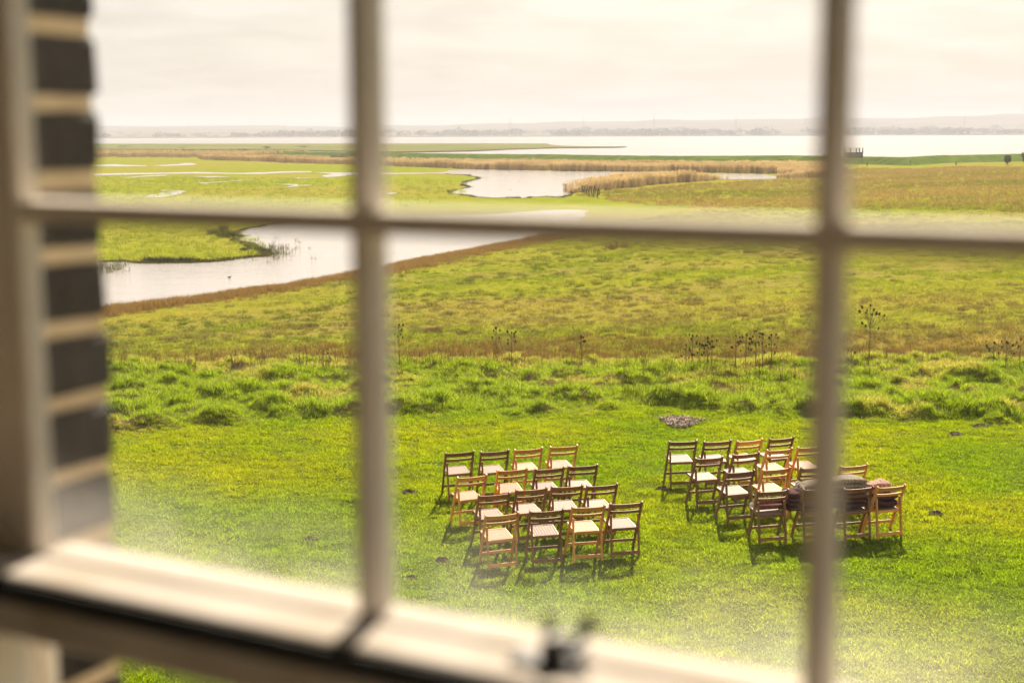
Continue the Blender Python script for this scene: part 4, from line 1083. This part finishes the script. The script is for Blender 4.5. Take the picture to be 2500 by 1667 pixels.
# ------------------------------------------------------------------ folded rugs on the front row of the right block
def rug_mat(name, cs, sx, sz):
    M, N, L = mat_new(name)
    o = N('ShaderNodeOutputMaterial'); b = N('ShaderNodeBsdfPrincipled'); L(b.outputs[0], o.inputs[0]); b.inputs['Roughness'].default_value = 0.95; b.inputs['Specular IOR Level'].default_value = 0.1
    t = N('ShaderNodeTexCoord'); mp = N('ShaderNodeMapping'); mp.inputs['Scale'].default_value = (sx, 3, sz); L(t.outputs['Object'], mp.inputs[0])
    w = N('ShaderNodeTexWave'); w.inputs['Scale'].default_value = 1.0; w.inputs['Distortion'].default_value = 2.5; w.inputs['Detail'].default_value = 3; w.inputs['Detail Scale'].default_value = 4
    L(mp.outputs[0], w.inputs['Vector'])
    r = N('ShaderNodeValToRGB'); r.color_ramp.interpolation = 'CONSTANT'
    els = r.color_ramp.elements
    els[0].color = (*cs[0], 1); els[1].color = (*cs[1], 1); els[1].position = 1 / len(cs)
    for i in range(2, len(cs)):
        e_ = els.new(i / len(cs)); e_.color = (*cs[i], 1)
    L(w.outputs[0], r.inputs[0])
    n = N('ShaderNodeTexNoise'); n.inputs['Scale'].default_value = 60; L(t.outputs['Object'], n.inputs['Vector'])
    mx = N('ShaderNodeMix'); mx.data_type = 'RGBA'; mx.blend_type = 'MULTIPLY'; mx.inputs[0].default_value = 0.6; L(r.outputs[0], mx.inputs[6]); L(n.outputs[0], mx.inputs[7])
    L(mx.outputs[2], b.inputs['Base Color'])
    bp = N('ShaderNodeBump'); bp.inputs['Strength'].default_value = 0.5; bp.inputs['Distance'].default_value = 0.01; L(n.outputs[0], bp.inputs['Height']); L(bp.outputs[0], b.inputs['Normal'])
    return M
M_rugA = rug_mat('grey_kilim', [(0.36, 0.30, 0.22), (0.42, 0.36, 0.27), (0.16, 0.11, 0.09), (0.38, 0.32, 0.23), (0.10, 0.085, 0.07), (0.40, 0.34, 0.25)], 3.2, 2)
M_rugB = rug_mat('purple_brown_rug', [(0.10, 0.045, 0.05), (0.06, 0.03, 0.035), (0.15, 0.08, 0.07), (0.035, 0.025, 0.035), (0.12, 0.05, 0.045)], 4, 5)
M_rugC = rug_mat('red_brown_rug', [(0.22, 0.085, 0.05), (0.10, 0.04, 0.035), (0.30, 0.15, 0.09), (0.14, 0.05, 0.04)], 4, 6)
M_rugD = rug_mat('faded_pink_rug', [(0.42, 0.27, 0.22), (0.36, 0.22, 0.18), (0.30, 0.10, 0.07), (0.44, 0.30, 0.25)], 3, 2)
M_fringe = noisy('cotton_fringe', (0.42, 0.36, 0.28), (0.6, 0.52, 0.42), scale=30, rough=0.9)
def folded_rug(name, loc, rz, ln, dp, th, layers, mat, label, sag=0.02, seed=1, fringe=True, droop=0.0):
    r = np.random.default_rng(seed); t = empty(name, loc, rz)
    lt = th / layers
    for k in range(layers):
        V = []; Fc = []; K = 16; S_ = 12
        dl = ln * (1 - r.uniform(0, 0.06)); dd = dp * (1 - r.uniform(0, 0.1)); sh = r.uniform(-0.015, 0.015, 2)
        for i in range(K + 1):
            u = -1 + 2 * i / K; x = u * dl / 2 + sh[0]
            zoff = k * lt - sag * math.cos(u * math.pi * 0.5 + k) * 0.5 - droop * max(0, abs(u) - 0.6) ** 2 * 5
            pin = 1 - 0.12 * max(0, abs(u) - 0.85) / 0.15
            for q in range(S_):
                a = 2 * math.pi * q / S_
                ca, sa = math.cos(a), math.sin(a)
                yq = math.copysign(abs(ca) ** 0.35, ca) * dd / 2 * pin + sh[1]; zq = math.copysign(abs(sa) ** 0.55, sa) * lt * 0.49 * pin
                w = (float(vnoise(x * 9 + seed, yq * 9 + k * 3.1, seed)) - 0.5) * 0.03
                V.append((x, yq + w, lt * 0.5 + zq + zoff + w))
        for i in range(K):
            for q in range(S_): Fc.append((i*S_+q, i*S_+(q+1) % S_, (i+1)*S_+(q+1) % S_, (i+1)*S_+q))
        Fc += [tuple(range(S_-1, -1, -1)), tuple(K*S_ + q for q in range(S_))]
        o = mesh_obj('fold', V, Fc, mat, t, smooth=True)
        if fringe and k in (layers - 1, 0):
            fb = MB()
            for s in (-1, 1):
                for y in np.linspace(-dd / 2 * 0.95, dd / 2 * 0.95, 26):
                    x = s * dl / 2 + sh[0]; zt = lt * 0.5 + k * lt
                    fb.bar((x - s * 0.01, y, zt), (x + s * r.uniform(0.035, 0.06), y + r.uniform(-.02, .02), zt - r.uniform(0.03, 0.075)), 0.006, 0.005, (0, 1, 0))
            fo = fb.build('fringe', M_fringe, o); fo['kind'] = 'stuff'
    tag(t, label, 'rug')
    return t
def seat_pt(c, fwd=0.06, side=0.0, z=0.0):
    p, yw = CHAIRS[c]
    return Vector((p.x - math.sin(yw) * fwd + math.cos(yw) * side, p.y + math.cos(yw) * fwd + math.sin(yw) * side, p.z + 0.435 + z))
a, b_, c_, d_ = [seat_pt(('right', 3, k)) for k in range(4)]
rz = math.atan2(c_.y - b_.y, c_.x - b_.x)
mid = (b_ + c_) / 2
folded_rug('folded_rug', (mid.x - 0.1, mid.y, mid.z + 0.0), rz, 1.14, 0.35, 0.25, 4, M_rugB, 'thick dark purple brown rug stack across the middle chairs of the nearest right row', seed=3, fringe=False)
top = mid + Vector((math.cos(rz) * 0.02, math.sin(rz) * 0.02, 0.25))
folded_rug('folded_rug', (top.x, top.y + 0.03, top.z), rz + R(3), 0.92, 0.30, 0.14, 2, M_rugA, 'grey beige fringed rug folded on top of the dark rug pile', seed=5, sag=0.04, droop=0.06)
folded_rug('folded_rug', (d_.x - 0.02, d_.y + 0.0, d_.z), CHAIRS[('right', 3, 3)][1] + R(4), 0.36, 0.30, 0.17, 2, M_rugB, 'dark folded rug on the rightmost chair of the nearest right row', seed=7)
folded_rug('folded_rug', (d_.x - 0.08, d_.y + 0.04, d_.z + 0.172), CHAIRS[('right', 3, 3)][1] - R(5), 0.34, 0.26, 0.13, 2, M_rugD, 'faded pink folded rug topmost on the rightmost chair of the nearest row', seed=9)
def rolled_rug(loc, rz, ln, rad, label, seed):
    t = empty('rolled_rug', loc, rz); V = []; Fc = []; K = 40; turns = 3.2
    for s in (-1, 1):
        for i in range(K + 1):
            u = i / K; a = u * turns * 2 * math.pi; rr = rad * (0.25 + 0.75 * u) * (1 + 0.05 * math.sin(a * 2 + seed))
            V.append((s * ln / 2, math.cos(a) * rr, rad + math.sin(a) * rr * 0.9))
    for i in range(K): Fc.append((i, i + 1, K + 2 + i, K + 1 + i))
    o = mesh_obj('roll', V, Fc, M_rugC, t, smooth=True)
    md = o.modifiers.new('thickness', 'SOLIDIFY'); md.thickness = 0.007
    fb = MB(); r = np.random.default_rng(seed)
    for k in range(30):
        a = r.uniform(0, 6.28); q = rad * r.uniform(0.3, 1.0)
        fb.bar((-ln / 2, math.cos(a) * q, rad + math.sin(a) * q), (-ln / 2 - r.uniform(0.02, 0.05), math.cos(a) * q * 1.05, rad + math.sin(a) * q - r.uniform(0.0, 0.05)), 0.005, 0.005, (0, 1, 0))
    fo = fb.build('fringe', M_fringe, o); fo['kind'] = 'stuff'
    tag(t, label, 'rug')
ya = CHAIRS[('right', 3, 0)][1]
rolled_rug((a.x + 0.04, a.y - 0.06, a.z), ya, 0.42, 0.048, 'lower red brown rolled rug on the nearest left corner chair of right block', 2)
rolled_rug((a.x + 0.02, a.y + 0.055, a.z + 0.03), ya + R(3), 0.44, 0.046, 'red brown rolled rug lying behind and above the other roll', 4)

# ------------------------------------------------------------------ bare patches in the lawn
M_earth = noisy('dark_earth', (0.05, 0.034, 0.02), (0.13, 0.09, 0.055), scale=30, rough=0.95, bump=0.4)
M_chip = noisy('wood_chip', (0.09, 0.065, 0.045), (0.62, 0.50, 0.40), scale=28, rough=0.9, lo=0.42, hi=0.56, detail=1)
BL = ['ring of pale wood chips on the lawn in front of the bank', 'molehill in the left part of the lawn', 'molehill just left of the nearest chair of the left block', 'molehill nearest the left glazing bar in the near lawn',
      'flat bare earth scrape left of the left chair block', 'bare scrape in the far right lawn below the bank', 'bare earth scrape right of the right chair block', 'dark earth patch at the foot of the bank, far right', 'small bare scrape by the back chair of the right block']
for (p, ha, hb_, kd), lb in zip(BAREP, BL):
    r = np.random.default_rng(int(abs(p.x) * 100) + 5)
    z0 = float(ground(p.x, p.y))
    if kd == 'chips':
        t = empty('wood_chip_patch', (p.x, p.y, z0)); base = MB(); V = [(0, 0, 0.05)]; Fc = []
        for i in range(24):
            a = 2 * math.pi * i / 24; q = 0.85 + r.uniform(-0.22, 0.15); x, y = math.cos(a) * ha * q, math.sin(a) * hb_ * q
            V.append((x, y, float(ground(p.x + x, p.y + y)) - z0 + 0.012))
            Fc.append((0, 1 + i, 1 + (i + 1) % 24))
        mesh_obj('bare_soil', V, Fc, M_earth, t)
        mb = MB()
        for k in range(520):
            a = r.uniform(0, 6.283); q = r.uniform() ** 0.7 * 1.15 * (1 + 0.18 * math.sin(a * 3 + 1)); x, y = math.cos(a) * ha * q, math.sin(a) * hb_ * q
            zc_ = 0.045 * max(0, 1 - q) + r.uniform(0.015, 0.035); an = r.uniform(0, 3.14); l = r.uniform(0.018, 0.045)
            mb.bar((x - math.cos(an) * l, y - math.sin(an) * l, zc_), (x + math.cos(an) * l, y + math.sin(an) * l, zc_ + r.uniform(-.02, .03)), r.uniform(0.015, 0.035), 0.008, (0, 0.3, 1))
        ch = mb.build('wood_chips', M_chip, t); ch['kind'] = 'stuff'
        tag(t, lb, 'wood chips')
    else:
        ha *= 0.8; hb_ *= 0.8; V = [(0, 0, 0.03)]; Fc = []; KR = 6; KA = 20
        for j in range(1, KR + 1):
            for i in range(KA):
                a = 2 * math.pi * i / KA; q = j / KR * (1 + r.uniform(-0.15, 0.15)); x, y = math.cos(a) * ha * q, math.sin(a) * hb_ * q
                V.append((x, y, (float(ground(p.x + x, p.y + y)) - z0) + 0.04 * (1 - (j / KR) ** 2) + r.uniform(-0.016, 0.022) - (0.012 if j == KR else 0)))
        for i in range(KA): Fc.append((0, 1 + i, 1 + (i+1) % KA))
        for j in range(KR - 1):
            for i in range(KA): Fc.append((1 + j*KA + i, 1 + (j+1)*KA + i, 1 + (j+1)*KA + (i+1) % KA, 1 + j*KA + (i+1) % KA))
        o = mesh_obj('molehill' if 'molehill' in lb else 'bare_earth_patch', V, Fc, M_earth); o.location = (p.x, p.y, z0)
        tag(o, lb, 'molehill' if 'molehill' in lb else 'bare earth')

# ------------------------------------------------------------------ teasels and docks
M_stem = noisy('dead_teasel_stem', (0.13, 0.08, 0.04), (0.2, 0.13, 0.07), scale=20, rough=0.9)
M_head = noisy('teasel_head', (0.035, 0.02, 0.014), (0.08, 0.05, 0.03), scale=60, rough=0.95, bump=0.5)
def head_mesh():
    mb = MB(); pr = [(0, .006), (.012, .016), (.03, .021), (.05, .018), (.066, .009), (.074, .002)]
    mb.tube([(0, 0, z) for z, _ in pr], [q for _, q in pr], 7)
    r = np.random.default_rng(3)
    for k in range(26):
        a = r.uniform(0, 6.283); z = r.uniform(0.005, 0.065); q = float(np.interp(z, [x for x, _ in pr], [x for _, x in pr]))
        mb.add([(math.cos(a) * q, math.sin(a) * q, z - .004), (math.cos(a) * q, math.sin(a) * q, z + .004), (math.cos(a) * (q + .012), math.sin(a) * (q + .012), z + .010)], [(0, 1, 2)])
    for k in range(5):
        a = 2 * math.pi * k / 5; mb.tube([(0, 0, 0.002), (math.cos(a) * .03, math.sin(a) * .03, 0.0), (math.cos(a) * .045, math.sin(a) * .045, 0.03)], [.003, .002, .001], 4)
    me = bpy.data.meshes.new('seed_head'); me.from_pydata(mb.v, [], mb.f); me.materials.append(M_head); return me
HEAD = head_mesh()
def teasel(px_b, py_b, py_t, lb, nb, seed, group=None, spread=0.11, y=CREST - 0.4, hs=0.8):
    p = at_y(px_b, py_b, y); g0 = float(ground(p.x, y)); tp = at_y(px_b, py_t, y)
    H = tp.z - g0 - 0.06
    r = np.random.default_rng(seed); t = empty('teasel', (p.x, y, g0))
    mb = MB(); ends = [(Vector((0, 0, H)), Vector((r.uniform(-.1, .1), 0, 1)))]
    mb.tube([(0, 0, -0.05), (r.uniform(-.02, .02), 0, H * 0.5), (0, 0, H)], [0.011, 0.009, 0.005], 5)
    for k in range(nb):
        z = H * r.uniform(0.42, 0.88); a = r.uniform(0, 6.283); sp = spread * r.uniform(0.5, 1.2); rise = H * r.uniform(0.08, 0.24)
        e_ = Vector((math.cos(a) * sp, math.sin(a) * sp, min(z + rise, H * 1.02)))
        mb.tube([(0, 0, z), (math.cos(a) * sp * 0.6, math.sin(a) * sp * 0.6, z + rise * 0.45), e_], [0.006, 0.005, 0.004], 4)
        ends.append((e_, Vector((math.cos(a) * .25, math.sin(a) * .25, 1))))
    mb.build('stem', M_stem, t)
    for e_, d in ends:
        h = bpy.data.objects.new('seed_head', HEAD); link(h, t); h.location = e_; s = r.uniform(0.8, 1.15) * hs; h.scale = (s, s, s)
        h.rotation_euler = d.to_track_quat('Z', 'Y').to_euler()
    tag(t, lb, 'teasel', group)
teasel(2120, 888, 742, 'tallest dead teasel with dark seed heads, right of the right glazing bar', 13, 1, spread=0.27, hs=1.0)
teasel(975, 868, 790, 'dead teasel right beside the left glazing bar', 7, 2)
teasel(1212, 862, 796, 'tall thin teasel on the bank crest, left one of a close pair', 5, 3)
teasel(1249, 862, 808, 'bushy teasel on the bank crest, right one of a close pair', 8, 4)
teasel(1418, 872, 818, 'lone teasel on the bank crest behind the left chair block', 5, 5)
TORD = ['first', 'second', 'third', 'fourth', 'fifth']
GR = 'teasels in the cluster left of the right glazing bar'
for k, (px, py) in enumerate([(1675, 838), (1690, 816), (1708, 836), (1727, 822), (1738, 830)]):
    teasel(px, 872, py, f'dead teasel, {TORD[k]} from left in the smaller cluster behind the right chair block', 6, 20 + k, 'left teasel cluster behind the right chairs', spread=0.13)
for k, (px, py) in enumerate([(1796, 816), (1822, 814), (1845, 804), (1862, 812), (1882, 814)]):
    teasel(px, 872, py, f'dead teasel, {TORD[k]} from left in the larger cluster beside the right glazing bar', 7, 30 + k, GR, spread=0.13)
for k, (px, py) in enumerate([(2425, 832), (2455, 832), (2490, 824)]):
    teasel(px, 880, py, f'dead teasel, {TORD[k]} from left in the cluster at the right end of the bank', 7, 40 + k, 'teasels at the right end of the bank', spread=0.22)
teasel(2078, 888, 850, 'short teasel left of the tallest teasel', 3, 50, spread=0.1)
# docks
M_dock = noisy('rusty_dock_seed', (0.09, 0.045, 0.025), (0.17, 0.09, 0.05), scale=30, rough=0.95)
for k, (px, py0, py1, lb) in enumerate([(468, 882, 846, 'dead dock plant leftmost on the bank crest'), (574, 880, 848, 'rusty dead dock plant, second from left on the bank crest'), (640, 876, 842, 'tall dead dock plant in the middle of the left bank crest'),
                                        (737, 868, 836, 'dark dead dock plant, fourth from left on the bank crest'), (795, 870, 842, 'dead dock plant nearest the left glazing bar on the bank crest')]):
    y = CREST - 0.7; p = at_y(px, py0, y); g0 = float(ground(p.x, y)); H = at_y(px, py1, y).z - g0; r = np.random.default_rng(60 + k)
    t = empty('dead_dock', (p.x, y, g0)); mb = MB(); sd_ = MB()
    for q in range(7):
        ox = r.uniform(-0.13, 0.13); oy = r.uniform(-.1, .1); hh_ = H * r.uniform(0.55, 1.0); lx = r.uniform(-0.1, 0.1)
        mb.tube([(ox * .4, oy * .4, -0.03), (ox, oy, hh_ * 0.5), (ox + lx, oy, hh_)], [0.008, 0.006, 0.003], 4)
        for w in range(16):
            u = r.uniform(0.45, 1.0); c = Vector((ox + lx * max(0, u - .5) * 2, oy, hh_ * u)) + Vector(r.normal(0, 0.012, 3)); s = r.uniform(.008, .018)
            a1 = Vector(r.normal(size=3)).normalized() * s; a2 = Vector(r.normal(size=3)).normalized() * s
            sd_.add([c + a1, c + a2, c - a1, c - a2], [(0, 1, 2, 3)])
    mb.build('stem', M_stem, t); so = sd_.build('seeds', M_dock, t); so['kind'] = 'stuff'
    tag(t, lb, 'dock plant')

# ------------------------------------------------------------------ tussocks, rush clumps, bushes
M_straw = noisy('straw_tussock', (0.20, 0.12, 0.055), (0.34, 0.22, 0.10), scale=8, rough=0.95)
M_rushc = noisy('rush_green', (0.04, 0.048, 0.018), (0.075, 0.08, 0.03), scale=8, rough=0.9)
M_twig = noisy('bare_twigs', (0.06, 0.042, 0.03), (0.11, 0.08, 0.055), scale=10, rough=0.95)
def clump_mesh(n, rad, h, w, lean, mat, seed):
    mb = MB(); r = np.random.default_rng(seed)
    for i in range(n):
        a = r.uniform(0, 6.283); q = rad * math.sqrt(r.uniform()); x, y = math.cos(a) * q, math.sin(a) * q
        hh_ = h * r.uniform(0.5, 1) * (1 - 0.35 * (q / rad) ** 2); lx, ly = math.cos(a) * lean * hh_ * q / rad + r.normal(0, .1) * hh_, math.sin(a) * lean * hh_ * q / rad + r.normal(0, .1) * hh_
        f = r.uniform(0, 3.14); wx, wy = math.cos(f) * w / 2, math.sin(f) * w / 2
        mb.add([(x - wx, y - wy, -0.05), (x + wx, y + wy, -0.05), (x + lx * .4 + wx * .7, y + ly * .4 + wy * .7, hh_ * .6), (x + lx * .4 - wx * .7, y + ly * .4 - wy * .7, hh_ * .6), (x + lx, y + ly, hh_)], [(0, 1, 2, 3), (3, 2, 4)])
    me = bpy.data.meshes.new('clump'); me.from_pydata([tuple(p) for p in mb.v], [], mb.f); me.materials.append(mat); return me
for k, (px, py, wd_, lb) in enumerate([(1507, 606, 62, 'wide straw coloured tussock high on the pasture near the dark ditch'), (1056, 812, 40, 'brown tussock behind the bank, left of the teasel pair'), (1128, 814, 26, 'small brown tussock behind the bank, beside a larger one'), (761, 799, 34, 'brown tussock on the pasture left of the left glazing bar')]):
    p = hit(px, py); D = p.y; w = wd_ / F * D; o = bpy.data.objects.new('grass_tussock', clump_mesh(260, w / 2, w * 0.45, 0.02, 0.8, M_straw, 80 + k)); link(o)
    o.location = (p.x, p.y, float(ground(p.x, p.y))); tag(o, lb, 'tussock')
RC = [(365, 640, 40, 'first dark rush clump on the marsh edge of the lake, nearest the bricks'), (400, 641, 46, 'broad dark rush clump second along the marsh edge'), (440, 640, 40, 'third dark rush clump along the marsh edge'), (470, 640, 36, 'fourth dark rush clump along the marsh edge'),
      (596, 612, 20, 'small round rush clump near the tip of the marsh point'), (650, 616, 26, 'dark rush clump at the very tip of the marsh point'), (532, 572, 60, 'wide dark rush mat on the marsh point by the lake'), (552, 580, 44, 'lower dark rush mat on the marsh point'), (546, 558, 20, 'small rush clump set back on the marsh point')]
for k, (px, py, wd_, lb) in enumerate(RC):
    p = at_z(px, py, Z_MARSH); w = wd_ / F * p.y; o = bpy.data.objects.new('rush_clump', clump_mesh(240, w / 2, min(1.1, w * 0.5), 0.035, 0.6, M_rushc, 100 + k)); link(o)
    o.location = (p.x, p.y, Z_MARSH); tag(o, lb, 'rushes', 'rush clumps on the marsh point')
def bush(px, py, wd_, ht, lb, seed, z=None):
    p = hit(px, py) if z is None else at_z(px, py, z); w = wd_ / F * p.y; h = ht / F * p.y
    t = empty('bush', (p.x, p.y, p.z if z is not None else float(gz(p.x, p.y)))); r = np.random.default_rng(seed); mb = MB()
    for q in range(9):
        a = r.uniform(0, 6.283); e_ = (math.cos(a) * w * .4 * r.uniform(.3, 1), math.sin(a) * w * .3, h * r.uniform(.6, .95))
        mb.tube([(0, 0, -.1), (e_[0] * .35, e_[1] * .35, h * .4), e_], [0.09, 0.06, 0.02], 5)
    mb.build('trunk', M_twig, t); V = []; Fc = []; cb = MB()
    for q in range(7):
        a = r.uniform(0, 6.283); V, Fc = crown_faces((math.cos(a) * w * .25, math.sin(a) * w * .2, h * r.uniform(.4, .72)), w * .27, w * .25, h * .3, 120, h * 0.05, r); cb.add(V, Fc)
    cb.build('crown', M_twig, t); tag(t, lb, 'bush')
bush(828, 399, 52, 22, 'bare brown bush at the edge of the reeds by the left glazing bar', 1, Z_MARSH)
bush(590, 377, 26, 15, 'small dark bush behind the left reed bed', 2, Z_MARSH)
bush(1124, 402, 12, 14, 'tiny dark shrub at the back of the long reed bed', 3, Z_MARSH)
bush(2459, 403, 17, 26, 'upright dark shrub on the grass near the right edge', 4)
bush(2498, 396, 14, 24, 'dark shrub cut by the right edge of the view', 5)
for k, (px, py, w, h, lb) in enumerate([(305, 360, 34, 5, 'low dark scrub mound on the spit, leftmost'), (447, 362, 28, 3.5, 'low dark scrub mound on the spit, second from left'), (650, 363, 30, 7, 'low dark scrub mound on the spit, left of the bar'), (742, 361, 46, 6, 'widest low scrub mound on the spit by the left bar')]):
    bush(px, py, w, h, lb, 10 + k, -4.35)

# ------------------------------------------------------------------ timber things by the water
M_oldwood = noisy('weathered_timber', (0.05, 0.04, 0.03), (0.11, 0.09, 0.065), scale=6, rough=0.9, stretch=(4, 4, 1))
r = np.random.default_rng(5)
ORD = ['first', 'second', 'third', 'fourth', 'fifth', 'sixth', 'seventh', 'eighth', 'ninth']
SK = [(1421, 470, 16), (1427, 474, 20), (1433, 477, 18), (1438, 480, 24), (1444, 476, 22), (1449, 481, 27), (1453, 473, 18), (1458, 482, 21), (1463, 476, 16)]
for k, (px, py, ht) in enumerate(SK):
    p = at_z(px, py, Z_MARSH); h = ht / F * p.y
    o = MB().tube([(0, 0, -0.3), (r.uniform(-.12, .12), r.uniform(-.1, .1), h * .6), (r.uniform(-.25, .25), r.uniform(-.1, .1), h)], [0.11, 0.10, 0.08], 6).build('wooden_stake', M_oldwood)
    o.location = p; tag(o, f'old leaning timber stake, {ORD[k]} from left in the huddle at the reed point', 'stake', 'stakes at the tip of the reed point')
# sluice fence on the sea wall
def fence_run(name, pts, lb, cat, rails=(0.5, 0.95, 1.3), post_h=1.5, pw=0.16):
    t = empty(name, pts[0])
    for p in pts: MB().cbox(p.x - pts[0].x - pw/2, p.x - pts[0].x + pw/2, p.y - pts[0].y - pw/2, p.y - pts[0].y + pw/2, p.z - pts[0].z - 0.3, p.z - pts[0].z + post_h, 0.01).build('post', M_oldwood, t)
    for a, b in zip(pts[:-1], pts[1:]):
        for h in rails: MB().bar(a - pts[0] + Vector((0, -pw/2 - .02, h)), b - pts[0] + Vector((0, -pw/2 - .02, h)), 0.13, 0.04, (0, 0, 1)).build('rail', M_oldwood, t)
    return tag(t, lb, cat)
s0 = at_z(2060, 383, -2.6); t = empty('sluice_gate', (s0.x, s0.y, -2.6)); sp = 45 / F * s0.y
for k in range(9):
    x = sp * k / 9; MB().box(x + .02, x + sp / 9 - .02, -0.06, 0.06, -0.4, 1.45 - 0.4 * k / 9 * 0).build('board', M_oldwood, t)
for x in (0.0, sp * .33, sp * .66, sp * .83, sp): MB().cbox(x - .14, x + .14, -.32, -.065, -0.4, 2.75, 0.02).build('post', M_oldwood, t)
for h in (1.95, 2.55): MB().box(-.1, sp * .8, -.40, -.325, h, h + .16).build('rail', M_oldwood, t)
tag(t, 'dark timber sluice with boards and rails on the sea wall beside the right glazing bar', 'sluice')
fence_run('field_fence', [hit(px, py) for px, py in [(2222, 404), (2230, 399), (2238, 394), (2248, 389)]], 'dark post and rail fence climbing the grass right of the sluice', 'fence')
fence_run('field_fence', [hit(px, py) for px, py in [(2253, 388), (2274, 388)]], 'short rail fence at the top of the grass, right of the climbing fence', 'fence', rails=(1.2,))
for k, (px, py, lb) in enumerate([(2117, 406, 'single dark fence post right of the right glazing bar'), (2334, 404, 'single dark fence post right of the climbing fence')]):
    p = hit(px, py); h = 9 / F * p.y; o = MB().cbox(-.13, .13, -.13, .13, -.3, h, .02).build('fence_post', M_oldwood); o.location = p; tag(o, lb, 'post')
for k, (px, py, w, h, lb) in enumerate([(2159, 402, 10, 8, 'dark crate like feeder left of a similar one on the far grass'), (2171, 402, 8, 8, 'dark crate like feeder right of a similar one on the far grass'), (2213, 403, 9, 10, 'dark feeder box at the foot of the climbing fence')]):
    p = hit(px, py); W_ = w / F * p.y; H_ = h / F * p.y; t = empty('cattle_feeder', p)
    for s in (-1, 1): MB().box(s * W_/2 - .06, s * W_/2 + .06, -.5, .5, -.2, H_).build('side', M_oldwood, t)
    for q in range(4): MB().box(-W_/2 + .065, W_/2 - .065, -.52, -.45, H_ * (q / 4) + .05, H_ * ((q + .8) / 4)).build('slat', M_oldwood, t)
    MB().box(-W_/2 + .065, W_/2 - .065, .45, .52, 0, H_ * .95).build('back', M_oldwood, t)
    tag(t, lb, 'feeder')
for k, (px, py) in enumerate([(446, 384), (458, 384), (464, 384)]):
    p = at_z(px, py, Z_MARSH); o = MB().cbox(-.12, .12, -.12, .12, -.3, 1.1, .02).build('fence_post', M_oldwood); o.location = p
    tag(o, ['leftmost', 'middle', 'rightmost'][k] + ' of three dark posts in front of the far left reeds', 'post', 'posts by the far reeds')

# ------------------------------------------------------------------ ducks
M_duck = noisy('dark_plumage', (0.03, 0.025, 0.02), (0.09, 0.07, 0.05), scale=12, rough=0.8)
M_gull = noisy('white_plumage', (0.6, 0.58, 0.55), (0.75, 0.73, 0.7), scale=12, rough=0.8)
def duck_mesh(mat):
    mb = MB()
    pts = [(-.30, 0, .10), (-.24, 0, .09), (-.12, 0, .075), (.03, 0, .075), (.14, 0, .09), (.19, 0, .14), (.20, 0, .20), (.22, 0, .245), (.255, 0, .255), (.29, 0, .245), (.35, 0, .232)]
    rad = [.01, .05, .095, .105, .085, .05, .036, .048, .05, .025, .008]
    mb.tube(pts, rad, 10)
    me = bpy.data.meshes.new('duck'); me.from_pydata([tuple(p) for p in mb.v], [], mb.f); me.materials.append(mat); me.polygons.foreach_set('use_smooth', [True] * len(me.polygons)); return me
DK = duck_mesh(M_duck); GL = duck_mesh(M_gull)
for k, (px, py, mt, lb) in enumerate([(560, 678, DK, 'dark duck alone on the near lake, left half'), (1289, 577, DK, 'dark duck near the field shore of the lake under the crossbar'), 
                                      (1182, 435, DK, 'left one of two dark birds off the second lake bank'), (1190, 435, DK, 'right one of two dark birds off the second lake bank'), (1247, 463, DK, 'dark duck in the middle of the second lake'),
                                      (1267, 444, DK, 'dark duck far out on the second lake'), (1205, 425, DK, 'dark duck near the reeds on the second lake'), (1356, 417.5, GL, 'white gull in front of the long reed bed'), (1475, 419, GL, 'white gull farther right along the long reed bed'), (1421, 487, GL, 'white bird by the old stakes'), (1335, 479, DK, 'dark bird on the near bank of the second lake')]):
    p = at_z(px, py, Z_WATER); o = bpy.data.objects.new('duck' if mt is DK else 'gull', mt); link(o); o.location = p; o.rotation_euler.z = float(rng.uniform(-0.6, 0.6)) + (math.pi if k % 2 else 0); s = 0.5; o.scale = (s, s, s)
    tag(o, lb, 'bird')

# ------------------------------------------------------------------ haze
M, N, L = mat_new('haze_air')
o = N('ShaderNodeOutputMaterial'); v = N('ShaderNodeVolumePrincipled')
v.inputs['Color'].default_value = (0.66, 0.68, 0.74, 1); v.inputs['Density'].default_value = 0.00025; v.inputs['Anisotropy'].default_value = 0.0
L(v.outputs[0], o.inputs['Volume'])
hz = MB().box(-5900, 5900, -90, 9600, -9.6, 95).build('haze', M)
tag(hz, 'warm pale haze filling the air over river and hills', 'haze', kind='stuff')
